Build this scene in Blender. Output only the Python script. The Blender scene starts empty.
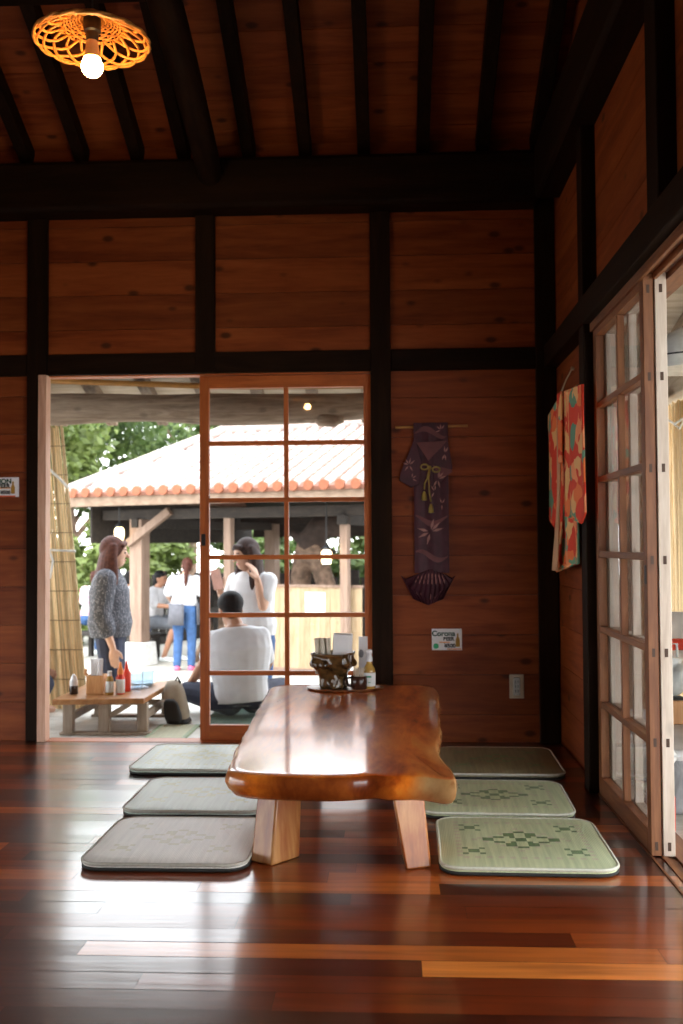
import bpy, math, random
from mathutils import Vector as V, Matrix, noise as mnoise

RNG = random.Random(7)
C = bpy.context.scene.collection
PI = math.pi

# ------------------------------------------------------------------ helpers
class MB:
    """Collects shapes into one mesh: vertices, faces, material index and a per-shape seed."""
    def __init__(s):
        s.v, s.f, s.m, s.s = [], [], [], []

    def add(s, vs, fs, m=0, seed=None):
        b = len(s.v)
        sd = RNG.random() if seed is None else seed
        s.v.extend(V(p) for p in vs)
        for f in fs:
            s.f.append(tuple(b + i for i in f)); s.m.append(m); s.s.append(sd)
        return s

    def box(s, lo, hi, m=0, seed=None):
        x0, y0, z0 = lo; x1, y1, z1 = hi
        return s.add([(x0,y0,z0),(x1,y0,z0),(x1,y1,z0),(x0,y1,z0),(x0,y0,z1),(x1,y0,z1),(x1,y1,z1),(x0,y1,z1)],
                     [(0,3,2,1),(4,5,6,7),(0,1,5,4),(1,2,6,5),(2,3,7,6),(3,0,4,7)], m, seed)

    def bar(s, a, b, w, h, up=(0,0,1), m=0, seed=None, w2=None, h2=None):
        """A rectangular bar from a to b, w wide sideways, h along up."""
        a, b = V(a), V(b); d = (b - a).normalized(); u = V(up)
        if abs(d.dot(u)) > .99: u = V((0,1,0))
        sd = d.cross(u).normalized(); u = sd.cross(d).normalized()
        w2 = w if w2 is None else w2; h2 = h if h2 is None else h2
        vs = [c + sd*(i*ww/2) + u*(j*hh/2) for c, ww, hh in ((a,w,h),(b,w2,h2)) for i, j in ((-1,-1),(1,-1),(1,1),(-1,1))]
        return s.add(vs, [(0,1,2,3)[::-1],(4,5,6,7),(0,1,5,4),(1,2,6,5),(2,3,7,6),(3,0,4,7)], m, seed)

    def loft(s, rings, m=0, cap=True, seed=None, closed=True):
        n = len(rings[0]); vs = [p for r in rings for p in r]; fs = []
        for k in range(len(rings)-1):
            for i in range(n if closed else n-1):
                j = (i+1) % n
                fs.append((k*n+i, k*n+j, (k+1)*n+j, (k+1)*n+i))
        if cap and closed:
            fs.append(tuple(range(n))[::-1]); fs.append(tuple((len(rings)-1)*n+i for i in range(n)))
        return s.add(vs, fs, m, seed)

    def tube(s, pts, r, seg=8, m=0, cap=True, seed=None, closed=False):
        pts = [V(p) for p in pts]; n = len(pts)
        rs = r if isinstance(r, (list, tuple)) else [r]*n
        rings, u = [], None
        for i in range(n):
            if closed: d = (pts[(i+1)%n] - pts[i-1]).normalized()
            else: d = (pts[min(i+1,n-1)] - pts[max(i-1,0)]).normalized()
            if u is None:
                u = V((0,0,1)) if abs(d.z) < .9 else V((1,0,0))
            u = (u - d*u.dot(d)).normalized(); w = d.cross(u)
            rings.append([pts[i] + (u*math.cos(2*PI*k/seg) + w*math.sin(2*PI*k/seg))*rs[i] for k in range(seg)])
        if closed: rings.append(rings[0])
        return s.loft(rings, m, cap and not closed, seed)

    def lathe(s, prof, c=(0,0,0), seg=20, m=0, seed=None, fn=None):
        """prof: [(radius, z)...] from bottom to top."""
        c = V(c); rings = []
        for r, z in prof:
            ring = []
            for k in range(seg):
                a = 2*PI*k/seg; q = fn(a, r, z) if fn else r
                ring.append(c + V((q*math.cos(a), q*math.sin(a), z)))
            rings.append(ring)
        return s.loft(rings, m, True, seed)

    def prism(s, outline, a, b, m=0, seed=None):
        """outline: 3-D points; extruded by vector a..b offsets."""
        a, b = V(a), V(b)
        return s.loft([[V(p)+a for p in outline], [V(p)+b for p in outline]], m, True, seed)

    def ball(s, c, r, ax=None, seg=12, rows=8, m=0, seed=None):
        c = V(c); r = (r,r,r) if not isinstance(r, (tuple, list)) else r
        ax = ax or (V((1,0,0)), V((0,1,0)), V((0,0,1)))
        vs = [c - ax[2]*r[2]]
        for i in range(1, rows):
            t = -PI/2 + PI*i/rows
            for k in range(seg):
                a = 2*PI*k/seg
                vs.append(c + ax[0]*(r[0]*math.cos(t)*math.cos(a)) + ax[1]*(r[1]*math.cos(t)*math.sin(a)) + ax[2]*(r[2]*math.sin(t)))
        vs.append(c + ax[2]*r[2]); fs = []
        for k in range(seg):
            j = (k+1) % seg
            fs.append((0, 1+j, 1+k)); e = 1+(rows-2)*seg
            fs.append((e+k, e+j, len(vs)-1))
            for i in range(rows-2):
                fs.append((1+i*seg+k, 1+i*seg+j, 1+(i+1)*seg+j, 1+(i+1)*seg+k))
        return s.add(vs, fs, m, seed)

    def limb(s, pts, rs, m=0):
        """Tapered limb: a ball at each joint and a frustum between (for remeshing)."""
        pts = [V(p) for p in pts]
        for p, r in zip(pts, rs): s.ball(p, r, seg=12, rows=8, m=m)
        for i in range(len(pts)-1):
            if (pts[i+1]-pts[i]).length > 1e-4:
                s.tube([pts[i], pts[i+1]], [rs[i], rs[i+1]], seg=12, m=m)
        return s

    def mesh(s, name, org=(0,0,0)):
        me = bpy.data.meshes.new(name); o = V(org)
        me.from_pydata([tuple(p - o) for p in s.v], [], s.f)
        me.polygons.foreach_set('material_index', s.m)
        at = me.attributes.new('seed', 'FLOAT', 'FACE'); at.data.foreach_set('value', s.s)
        me.update(); return me

    def build(s, name, mats, parent=None, org=None, smooth=35, bevel=0, sub=0, voxel=0, relax=2):
        """One mesh object. Vertices are world coordinates; the origin goes to org (or the parent's place)."""
        base = V(parent.get('_at', (0,0,0))) if parent is not None else V(org or (0,0,0))
        me = s.mesh(name, base)
        if voxel:
            t = bpy.data.objects.new('tmp', me); C.objects.link(t)
            r = t.modifiers.new('r', 'REMESH'); r.mode = 'VOXEL'; r.voxel_size = voxel
            if relax:
                k = t.modifiers.new('s', 'SMOOTH'); k.iterations = relax; k.factor = .5
            dg = bpy.context.evaluated_depsgraph_get()
            me2 = bpy.data.meshes.new_from_object(t.evaluated_get(dg))
            bpy.data.objects.remove(t); bpy.data.meshes.remove(me); me = me2; me.name = name
            me.polygons.foreach_set('material_index', [0]*len(me.polygons))
        o = bpy.data.objects.new(name, me); C.objects.link(o)
        for mt in (mats if isinstance(mats, (list, tuple)) else [mats]): me.materials.append(mt)
        if smooth:
            me.polygons.foreach_set('use_smooth', [True]*len(me.polygons))
            if smooth < 180: me.set_sharp_from_angle(angle=math.radians(smooth))
        if bevel:
            b = o.modifiers.new('bevel', 'BEVEL'); b.width = bevel; b.segments = 2; b.limit_method = 'ANGLE'; b.angle_limit = math.radians(40)
        if sub:
            b = o.modifiers.new('sub', 'SUBSURF'); b.levels = b.render_levels = sub
        if parent is not None: o.parent = parent
        else:
            o.location = base; o['_at'] = tuple(base)
        return o

def tag(o, label=None, cat=None, group=None, kind=None):
    if label: o['label'] = label
    if cat: o['category'] = cat
    if group: o['group'] = group
    if kind: o['kind'] = kind
    return o

def thing(name, loc, label, cat, group=None, kind=None):
    o = bpy.data.objects.new(name, None); C.objects.link(o); o.location = loc; o['_at'] = tuple(loc)
    o.empty_display_size = .05
    return tag(o, label, cat, group, kind)

def copy_thing(root, loc, label=None, group=None, rz=None):
    r = root.copy(); C.objects.link(r); r.location = loc
    if rz is not None: r.rotation_euler.z = rz
    if label: r['label'] = label
    if group: r['group'] = group
    for ch in list(root.children):
        c = ch.copy(); C.objects.link(c); c.parent = r
        for g in list(ch.children):
            d = g.copy(); C.objects.link(d); d.parent = c
    return r

# ------------------------------------------------------------------ materials
def new_mat(name):
    m = bpy.data.materials.new(name); m.use_nodes = True
    nt = m.node_tree; nt.nodes.clear()
    out = nt.nodes.new('ShaderNodeOutputMaterial'); b = nt.nodes.new('ShaderNodeBsdfPrincipled')
    nt.links.new(b.outputs[0], out.inputs[0])
    return m, nt, b

def N(nt, t, **kw):
    n = nt.nodes.new(t)
    for k, v in kw.items(): setattr(n, k, v)
    return n

def ramp(nt, fac, stops):
    r = N(nt, 'ShaderNodeValToRGB'); e = r.color_ramp.elements
    while len(e) < len(stops): e.new(.5)
    for el, (p, c) in zip(e, stops): el.position = p; el.color = (*c, 1)
    nt.links.new(fac, r.inputs[0]); return r.outputs[0]

def math_(nt, op, a, b=None, clamp=False):
    n = N(nt, 'ShaderNodeMath', operation=op, use_clamp=clamp)
    for i, x in enumerate((a, b)):
        if x is None: continue
        if isinstance(x, (int, float)): n.inputs[i].default_value = x
        else: nt.links.new(x, n.inputs[i])
    return n.outputs[0]

def mix_(nt, fac, a, b, mode='MIX'):
    n = N(nt, 'ShaderNodeMix', data_type='RGBA', blend_type=mode)
    for i, x in ((0, fac), (6, a), (7, b)):
        if isinstance(x, (int, float)): n.inputs[i].default_value = x
        elif isinstance(x, tuple): n.inputs[i].default_value = (*x, 1)
        else: nt.links.new(x, n.inputs[i])
    return n.outputs[2]

def wood(name, dark, mid, light, axis='X', rough=.5, grain=1.0, knots=0.0, var=.5, coat=0, bump=.15, spec=.5):
    m, nt, b = new_mat(name); L = nt.links.new
    tc = N(nt, 'ShaderNodeTexCoord'); at = N(nt, 'ShaderNodeAttribute', attribute_name='seed')
    off = N(nt, 'ShaderNodeVectorMath', operation='SCALE'); off.inputs[0].default_value = (17.3, 11.1, 7.7)
    L(at.outputs['Fac'], off.inputs['Scale'])
    ad = N(nt, 'ShaderNodeVectorMath', operation='ADD'); L(tc.outputs['Object'], ad.inputs[0]); L(off.outputs[0], ad.inputs[1])
    mp = N(nt, 'ShaderNodeMapping'); k = [9*grain]*3; k['XYZ'.index(axis)] = .9*grain; mp.inputs['Scale'].default_value = k
    L(ad.outputs[0], mp.inputs[0])
    n1 = N(nt, 'ShaderNodeTexNoise'); n1.inputs['Scale'].default_value = 2.2; n1.inputs['Detail'].default_value = 5; n1.inputs['Distortion'].default_value = .9
    L(mp.outputs[0], n1.inputs['Vector'])
    n2 = N(nt, 'ShaderNodeTexNoise'); n2.inputs['Scale'].default_value = 14; n2.inputs['Detail'].default_value = 3; L(mp.outputs[0], n2.inputs['Vector'])
    f = math_(nt, 'ADD', math_(nt, 'MULTIPLY', n1.outputs[0], .75), math_(nt, 'MULTIPLY', n2.outputs[0], .25))
    col = ramp(nt, f, [(.3, dark), (.5, mid), (.72, light)])
    sh = math_(nt, 'ADD', math_(nt, 'MULTIPLY', at.outputs['Fac'], var), 1 - var/2)
    gr = N(nt, 'ShaderNodeCombineColor')
    for i in range(3): L(sh, gr.inputs[i])
    col = mix_(nt, 1.0, col, gr.outputs[0], 'MULTIPLY')
    if knots:
        mk = N(nt, 'ShaderNodeMapping'); kk = [9.0]*3; kk['XYZ'.index(axis)] = 5.0; mk.inputs['Scale'].default_value = kk
        L(ad.outputs[0], mk.inputs[0])
        vo = N(nt, 'ShaderNodeTexVoronoi'); vo.inputs['Scale'].default_value = 1.0; L(mk.outputs[0], vo.inputs['Vector'])
        mr = N(nt, 'ShaderNodeMapRange'); mr.interpolation_type = 'SMOOTHSTEP'
        mr.inputs[1].default_value = .07; mr.inputs[2].default_value = .2; mr.inputs[3].default_value = knots; mr.inputs[4].default_value = 0
        L(vo.outputs['Distance'], mr.inputs[0])
        col = mix_(nt, mr.outputs[0], col, tuple(c*.22 for c in dark))
    L(col, b.inputs['Base Color']); b.inputs['Roughness'].default_value = rough
    b.inputs['Specular IOR Level'].default_value = spec
    if coat: b.inputs['Coat Weight'].default_value = coat; b.inputs['Coat Roughness'].default_value = .12
    if bump:
        bp = N(nt, 'ShaderNodeBump'); bp.inputs['Strength'].default_value = bump; bp.inputs['Distance'].default_value = .004
        L(f, bp.inputs['Height']); L(bp.outputs[0], b.inputs['Normal'])
    return m

def plain(name, col, rough=.5, metal=0.0, var=.12, scale=20, bump=0.0, trans=0.0, emit=None, spec=.5):
    if 'hair' in name: spec = .15; rough = .6
    m, nt, b = new_mat(name); L = nt.links.new
    tc = N(nt, 'ShaderNodeTexCoord'); n = N(nt, 'ShaderNodeTexNoise'); n.inputs['Scale'].default_value = scale; n.inputs['Detail'].default_value = 4
    L(tc.outputs['Object'], n.inputs['Vector'])
    c = ramp(nt, n.outputs[0], [(.3, tuple(x*(1-var) for x in col)), (.7, tuple(min(1, x*(1+var)) for x in col))])
    L(c, b.inputs['Base Color']); b.inputs['Roughness'].default_value = rough; b.inputs['Metallic'].default_value = metal
    b.inputs['Specular IOR Level'].default_value = spec
    b.inputs['Transmission Weight'].default_value = trans
    if emit: b.inputs['Emission Color'].default_value = (*emit[0], 1); b.inputs['Emission Strength'].default_value = emit[1]
    if bump:
        bp = N(nt, 'ShaderNodeBump'); bp.inputs['Strength'].default_value = bump; bp.inputs['Distance'].default_value = .003
        L(n.outputs[0], bp.inputs['Height']); L(bp.outputs[0], b.inputs['Normal'])
    return m

def leaf_mat(name, a, b_, c):
    m, nt, b = new_mat(name); L = nt.links.new
    at = N(nt, 'ShaderNodeAttribute', attribute_name='seed')
    L(ramp(nt, at.outputs['Fac'], [(0, a), (.5, b_), (1, c)]), b.inputs['Base Color']); b.inputs['Roughness'].default_value = .45
    tr = N(nt, 'ShaderNodeBsdfTranslucent'); L(ramp(nt, at.outputs['Fac'], [(0, a), (.5, b_), (1, c)]), tr.inputs[0])
    mx = N(nt, 'ShaderNodeMixShader'); mx.inputs[0].default_value = .45; L(b.outputs[0], mx.inputs[1]); L(tr.outputs[0], mx.inputs[2])
    L(mx.outputs[0], nt.nodes['Material Output'].inputs[0]); return m

def spots_mat(name, base, stops, scale, rough=.8, soft='CONSTANT', stretch=(1,1,1)):
    """Printed cloth: cells of colour."""
    m, nt, b = new_mat(name); L = nt.links.new
    tc = N(nt, 'ShaderNodeTexCoord'); mp = N(nt, 'ShaderNodeMapping'); mp.inputs['Scale'].default_value = stretch; L(tc.outputs['Object'], mp.inputs[0])
    nz = N(nt, 'ShaderNodeTexNoise'); nz.inputs['Scale'].default_value = scale; nz.inputs['Detail'].default_value = 1; nz.inputs['Distortion'].default_value = 1.2
    L(mp.outputs[0], nz.inputs['Vector'])
    r = N(nt, 'ShaderNodeValToRGB'); r.color_ramp.interpolation = soft; e = r.color_ramp.elements
    st = [(0, base)] + stops
    while len(e) < len(st): e.new(.5)
    for el, (p, c) in zip(e, st): el.position = p; el.color = (*c, 1)
    L(nz.outputs[0], r.inputs[0]); L(r.outputs[0], b.inputs['Base Color']); b.inputs['Roughness'].default_value = rough
    return m

def cells_mat(name, stops, scale, rough=.75):
    """Printed silk: irregular blots of flat colour."""
    m, nt, b = new_mat(name); L = nt.links.new
    tc = N(nt, 'ShaderNodeTexCoord'); nz = N(nt, 'ShaderNodeTexNoise'); nz.inputs['Scale'].default_value = 9; nz.inputs['Detail'].default_value = 2; L(tc.outputs['Object'], nz.inputs['Vector'])
    ad = N(nt, 'ShaderNodeVectorMath', operation='MULTIPLY_ADD'); L(nz.outputs['Color'], ad.inputs[0]); ad.inputs[1].default_value = (.12,.12,.12); L(tc.outputs['Object'], ad.inputs[2])
    vo = N(nt, 'ShaderNodeTexVoronoi'); vo.inputs['Scale'].default_value = scale; L(ad.outputs[0], vo.inputs['Vector'])
    sp = N(nt, 'ShaderNodeSeparateColor'); L(vo.outputs['Color'], sp.inputs[0])
    r = N(nt, 'ShaderNodeValToRGB'); r.color_ramp.interpolation = 'CONSTANT'; e = r.color_ramp.elements
    while len(e) < len(stops): e.new(.5)
    for el, (p, c) in zip(e, stops): el.position = p; el.color = (*c, 1)
    L(sp.outputs[0], r.inputs[0]); L(r.outputs[0], b.inputs['Base Color']); b.inputs['Roughness'].default_value = rough
    return m

def dots_mat(name, base, dot, scale, size):
    m, nt, b = new_mat(name); L = nt.links.new
    tc = N(nt, 'ShaderNodeTexCoord'); vo = N(nt, 'ShaderNodeTexVoronoi'); vo.inputs['Scale'].default_value = scale; vo.inputs['Randomness'].default_value = .5
    L(tc.outputs['Object'], vo.inputs['Vector'])
    f = math_(nt, 'LESS_THAN', vo.outputs['Distance'], size)
    L(mix_(nt, f, base, dot), b.inputs['Base Color']); b.inputs['Roughness'].default_value = .85
    return m

def glass_mat(name, tint=(1,1,1), refl=1.0, ior=1.5):
    """Thin pane: what is behind it, plus the mirror image by Fresnel."""
    m = bpy.data.materials.new(name); m.use_nodes = True; nt = m.node_tree; nt.nodes.clear(); L = nt.links.new
    out = N(nt, 'ShaderNodeOutputMaterial'); t = N(nt, 'ShaderNodeBsdfTransparent'); t.inputs[0].default_value = (*tint, 1)
    g = N(nt, 'ShaderNodeBsdfGlossy'); g.inputs['Roughness'].default_value = .02
    ge = N(nt, 'ShaderNodeNewGeometry'); dt = N(nt, 'ShaderNodeVectorMath', operation='DOT_PRODUCT'); L(ge.outputs['Incoming'], dt.inputs[0]); L(ge.outputs['Normal'], dt.inputs[1])
    om = math_(nt, 'SUBTRACT', 1.0, math_(nt, 'ABSOLUTE', dt.outputs['Value']), clamp=True)
    fr = math_(nt, 'ADD', .04*refl, math_(nt, 'MULTIPLY', math_(nt, 'POWER', om, 5.0), .96*refl), clamp=True)
    mx = N(nt, 'ShaderNodeMixShader'); L(fr, mx.inputs[0]); L(t.outputs[0], mx.inputs[1]); L(g.outputs[0], mx.inputs[2])
    L(mx.outputs[0], out.inputs[0]); return m

def weave_mat(name, base, dark, sx, rough=.38):
    """Woven rush: fine stripes."""
    m, nt, b = new_mat(name); L = nt.links.new
    tc = N(nt, 'ShaderNodeTexCoord'); mp = N(nt, 'ShaderNodeMapping'); mp.inputs['Scale'].default_value = (sx, 4, 4); L(tc.outputs['Object'], mp.inputs[0])
    n = N(nt, 'ShaderNodeTexNoise'); n.inputs['Scale'].default_value = 1.0; n.inputs['Detail'].default_value = 3; L(mp.outputs[0], n.inputs['Vector'])
    L(ramp(nt, n.outputs[0], [(.35, dark), (.65, base)]), b.inputs['Base Color']); b.inputs['Roughness'].default_value = rough
    w = N(nt, 'ShaderNodeTexWave'); w.inputs['Scale'].default_value = 60; w.bands_direction = 'X'; L(tc.outputs['Object'], w.inputs['Vector'])
    bp = N(nt, 'ShaderNodeBump'); bp.inputs['Strength'].default_value = .25; bp.inputs['Distance'].default_value = .002
    L(w.outputs[0], bp.inputs['Height']); L(bp.outputs[0], b.inputs['Normal'])
    return m

M = {}
M['pine_x'] = wood('pine boards along x', (.13,.021,.003), (.22,.047,.009), (.30,.079,.017), 'X', .55, .8, .8, .3, bump=.1, spec=.25)
M['pine_y'] = wood('pine boards along y', (.13,.021,.003), (.22,.047,.009), (.30,.079,.017), 'Y', .55, .8, .8, .3, bump=.1, spec=.25)
M['dark_x'] = wood('dark beam along x', (.008,.004,.002), (.014,.0065,.003), (.023,.0105,.005), 'X', .6, 1, 0, .3, spec=.08)
M['dark_y'] = wood('dark beam along y', (.008,.004,.002), (.014,.0065,.003), (.023,.0105,.005), 'Y', .6, 1, 0, .3, spec=.08)
M['dark_z'] = wood('dark post', (.009,.0045,.0022), (.015,.007,.0035), (.025,.0115,.0055), 'Z', .6, 1, 0, .3, spec=.08)
M['floor'] = None
M['door_z'] = wood('door frame wood upright', (.3,.065,.012), (.46,.115,.022), (.6,.17,.04), 'Z', .45, 1.4, 0, .25, bump=.1)
M['door_x'] = wood('door frame wood across', (.3,.065,.012), (.46,.115,.022), (.6,.17,.04), 'X', .45, 1.4, 0, .25, bump=.1)
M['sout_z'] = wood('weathered door wood paled as lit upright', (.46,.36,.28), (.58,.48,.39), (.68,.59,.5), 'Z', .6, 1.6, .3, .2)  # outer door wood made paler to stand in for daylight on it
M['sout_y'] = wood('weathered door wood paled as lit along y', (.46,.36,.28), (.58,.48,.39), (.68,.59,.5), 'Y', .6, 1.6, .3, .2)
M['side_z'] = wood('side door wood upright', (.14,.042,.012), (.21,.074,.023), (.31,.125,.044), 'Z', .55, 1.6, .3, .25, bump=.15)
M['side_y'] = wood('side door wood along y', (.14,.042,.012), (.21,.074,.023), (.31,.125,.044), 'Y', .55, 1.6, .3, .25, bump=.15)
M['jamb'] = wood('pale jamb wood', (.5,.26,.17), (.64,.38,.26), (.75,.5,.37), 'Z', .5, 1.6, 0, .2)
M['mortise'] = plain('tenon end grain', (.07,.035,.02), .7)
M['glass'] = glass_mat('window pane glass')
M['straw'] = wood('reed straw', (.56,.38,.17), (.74,.54,.28), (.83,.66,.4), 'Z', .6, 2.5, 0, .7, bump=.1)
M['log'] = wood('weathered log', (.15,.1,.065), (.3,.22,.155), (.45,.35,.26), 'X', .8, 1.4, .4, .2, bump=.6)
M['grey_x'] = wood('weathered boards along x', (.3,.24,.17), (.42,.34,.25), (.55,.46,.36), 'X', .8, 1.2, 0, .3)
M['grey_y'] = wood('weathered boards along y', (.3,.24,.17), (.42,.34,.25), (.55,.46,.36), 'Y', .8, 1.2, 0, .3)
M['rafter_out'] = wood('outdoor rafter', (.14,.09,.06), (.23,.16,.11), (.33,.25,.18), 'Y', .8, 1.2, 0, .3)
M['deck'] = wood('pale deck boards', (.5,.48,.43), (.62,.6,.55), (.72,.7,.66), 'X', .7, 1, 0, .2)
M['ground'] = plain('pale coral gravel', (.42,.4,.35), .9, var=.1, scale=6)
M['white_cloth'] = plain('white cotton', (.58,.58,.6), .85, var=.04)
M['greywhite_cloth'] = plain('pale grey cotton', (.64,.65,.69), .85, var=.05)
M['skin'] = plain('skin', (.5,.29,.2), .5, var=.05)
M['skin_tan'] = plain('tanned skin', (.4,.2,.12), .5, var=.05)
M['hair_black'] = plain('black hair', (.012,.011,.012), .5, var=.3, scale=60)
M['hair_brown'] = plain('brown hair', (.06,.02,.013), .55, var=.4, scale=50)
M['hair_ash'] = plain('dark ash hair', (.035,.02,.017), .5, var=.4, scale=50)
M['jeans'] = plain('blue denim', (.035,.09,.22), .85, var=.2)
M['navy'] = plain('navy trousers', (.015,.02,.045), .85, var=.2)
M['grey_shorts'] = plain('grey shorts', (.1,.108,.125), .85)
M['apron'] = plain('grey apron', (.1,.1,.115), .85)
M['pink'] = plain('pink shoes', (.75,.12,.22), .6)
M['blouse'] = dots_mat('dark blouse with small pale dots', (.05,.052,.065), (.36,.36,.4), 85, .26)
M['print_shirt'] = spots_mat('white shirt with pink print', (.52,.5,.52), [(.6, (.75,.25,.35))], 7)
M['black'] = plain('black plastic', (.012,.012,.013), .4)
M['dark_sole'] = plain('dark shoe', (.02,.02,.022), .5)
M['lip'] = plain('lips', (.5,.14,.13), .5)
M['eye'] = plain('dark eye', (.02,.012,.01), .25)

# floor boards: dark red hardwood with a polished finish
def floor_mat():
    m, nt, b = new_mat('polished hardwood floor'); L = nt.links.new
    tc = N(nt, 'ShaderNodeTexCoord'); at = N(nt, 'ShaderNodeAttribute', attribute_name='seed')
    off = N(nt, 'ShaderNodeVectorMath', operation='SCALE'); off.inputs[0].default_value = (17.3, 11.1, 7.7); L(at.outputs['Fac'], off.inputs['Scale'])
    ad = N(nt, 'ShaderNodeVectorMath', operation='ADD'); L(tc.outputs['Object'], ad.inputs[0]); L(off.outputs[0], ad.inputs[1])
    mp = N(nt, 'ShaderNodeMapping'); mp.inputs['Scale'].default_value = (1.2, 14, 14); L(ad.outputs[0], mp.inputs[0])
    n = N(nt, 'ShaderNodeTexNoise'); n.inputs['Scale'].default_value = 2; n.inputs['Detail'].default_value = 5; n.inputs['Distortion'].default_value = .5; L(mp.outputs[0], n.inputs['Vector'])
    base = ramp(nt, at.outputs['Fac'], [(0, (.03,.004,.0015)), (.35, (.085,.011,.002)), (.65, (.2,.03,.005)), (.88, (.42,.085,.012)), (1, (.85,.26,.045))])
    g = ramp(nt, n.outputs[0], [(.3, (.55,.5,.5)), (.6, (1,1,1))])
    L(mix_(nt, 1.0, base, g, 'MULTIPLY'), b.inputs['Base Color'])
    n3 = N(nt, 'ShaderNodeTexNoise'); n3.inputs['Scale'].default_value = 3; n3.inputs['Detail'].default_value = 4; L(tc.outputs['Object'], n3.inputs['Vector'])
    r = N(nt, 'ShaderNodeMapRange'); r.inputs[1].default_value = .3; r.inputs[2].default_value = .7; r.inputs[3].default_value = .28; r.inputs[4].default_value = .4
    L(n3.outputs[0], r.inputs[0]); L(r.outputs[0], b.inputs['Roughness'])
    b.inputs['Coat Weight'].default_value = 1.0; b.inputs['Coat Roughness'].default_value = .15; b.inputs['Specular IOR Level'].default_value = .4
    bp = N(nt, 'ShaderNodeBump'); bp.inputs['Strength'].default_value = .12; bp.inputs['Distance'].default_value = .002
    L(n.outputs[0], bp.inputs['Height']); L(bp.outputs[0], b.inputs['Normal']); L(bp.outputs[0], b.inputs['Coat Normal'])
    return m
M['floor'] = floor_mat()

# ------------------------------------------------------------------ the room
XL, XR, YB, YF = -3.3, .78, 4.852, -2.2
KZ0, KZ1 = 1.812, 1.916             # head rail (kamoi / nageshi)
def struct(o, label=None, cat=None):
    o['kind'] = 'structure'; return tag(o, label, cat)

fl = MB(); rr = random.Random(21); y = YF; bw = .087
rows = int((YB + .1 - YF)/bw) + 1
for i in range(rows):
    y0 = YB - .0 - i*bw - bw + .1; x = XL - rr.random()*1.2
    while x < XR + .04:
        ln = .5 + rr.random()*1.1; sd = min(.93, rr.random()**1.1)
        x1 = min(x + ln, XR + .04); x0 = max(x, XL)
        if x1 > x0 + .02:
            # one honey-coloured board runs across to the side doors
            if abs(y0 + bw/2 - 2.33) < bw/2:
                if x <= XL + .01: x1 = x0 + .9
                elif x < -1.0: x1 = .06
                else: x1 = XR + .04
                ln = x1 - x; sd = 1.0 if x0 > 0 else .35
            t = rr.uniform(-.0005, .0005)
            fl.add([(x0+.0006,y0+.0006,-.0004-t),(x1-.0006,y0+.0006,-.0004-t),(x1-.0006,y0+bw-.0006,-.0004+t),(x0+.0006,y0+bw-.0006,-.0004+t)], [(0,1,2,3)], 0, sd)
        x += ln
fl.box((XL,YF,-.06),(XR+.04,YB+.1,-.004), 0, .05)
struct(fl.build('floor', M['floor'], smooth=0), 'polished dark red hardwood plank floor of the room', 'floor')

def boards_back(mb, x0, x1, z0, z1, bh, y, th=.02, phase=0):
    z = z0 - phase
    while z < z1 - .005:
        a, b = max(z, z0), min(z+bh, z1)
        if b - a > .01: mb.box((x0, y, a+.0012), (x1, y+th, b-.0012))
        z += bh
def boards_side(mb, y0, y1, z0, z1, bh, x, th=.02, phase=0):
    z = z0 - phase
    while z < z1 - .005:
        a, b = max(z, z0), min(z+bh, z1)
        if b - a > .01: mb.box((x, y0, a+.0012), (x+th, y1, b-.0012))
        z += bh

wb = MB(); Y1 = YB + .025
boards_back(wb, XL, -1.78, 0, KZ0, .19, Y1)
boards_back(wb, -.05, .76, 0, KZ0, .193, Y1, phase=.06)
boards_back(wb, XL, XR+.1, KZ1, 3.0, .172, Y1, phase=.05)
wb.box((XL,Y1+.02,0),(-1.76,Y1+.05,3.0), 1); wb.box((-.06,Y1+.02,0),(XR+.1,Y1+.05,3.0), 1); wb.box((-1.76,Y1+.02,KZ0),(-.06,Y1+.05,3.0), 1)
struct(wb.build('wall_back', [M['pine_x'], M['dark_x']], smooth=0), 'red-brown horizontal board wall with the open doorway', 'wall')

wr = MB(); X1 = XR + .025
boards_side(wr, 3.93, YB+.02, 0, KZ0, .19, X1)
boards_side(wr, YF, YB+.02, KZ1, 3.6, .19, X1)
boards_side(wr, YF, YB+.02, 3.6, 6.0, .19, X1)
boards_side(wr, YF, 1.15, 0, KZ0, .19, X1)
wr.box((X1+.02,3.93,0),(X1+.05,YB+.05,3.0), 1); wr.box((X1+.02,YF,KZ0),(X1+.05,YB+.05,6.2), 1); wr.box((X1+.02,YF,0),(X1+.05,1.15,KZ0), 1)
struct(wr.build('wall_right', [M['pine_y'], M['dark_y']], smooth=0), 'board wall holding the sliding side doors', 'wall')

wl = MB()
LZ = .82                                # unseen low opening, added to light the floor and cushions
boards_side(wl, YF, YB+.05, LZ, 6.2, .19, XL-.02)
wl.box((XL-.05,YF,LZ),(XL-.02,YB+.05,6.2), 1)
for a, b in ((YF,.7),(4.0,YB+.05)):
    boards_side(wl, a, b, 0, LZ, .19, XL-.02); wl.box((XL-.05,a,0),(XL-.02,b,LZ), 1)
struct(wl.build('wall_left', [M['pine_y'], M['dark_y']], smooth=0))
wf = MB(); boards_back(wf, XL, XR+.1, 0, 6.6, .19, YF-.02); wf.box((XL,YF-.05,0),(XR+.1,YF-.02,6.6), 1)
struct(wf.build('wall_front', [M['pine_x'], M['dark_x']], smooth=0))

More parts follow.
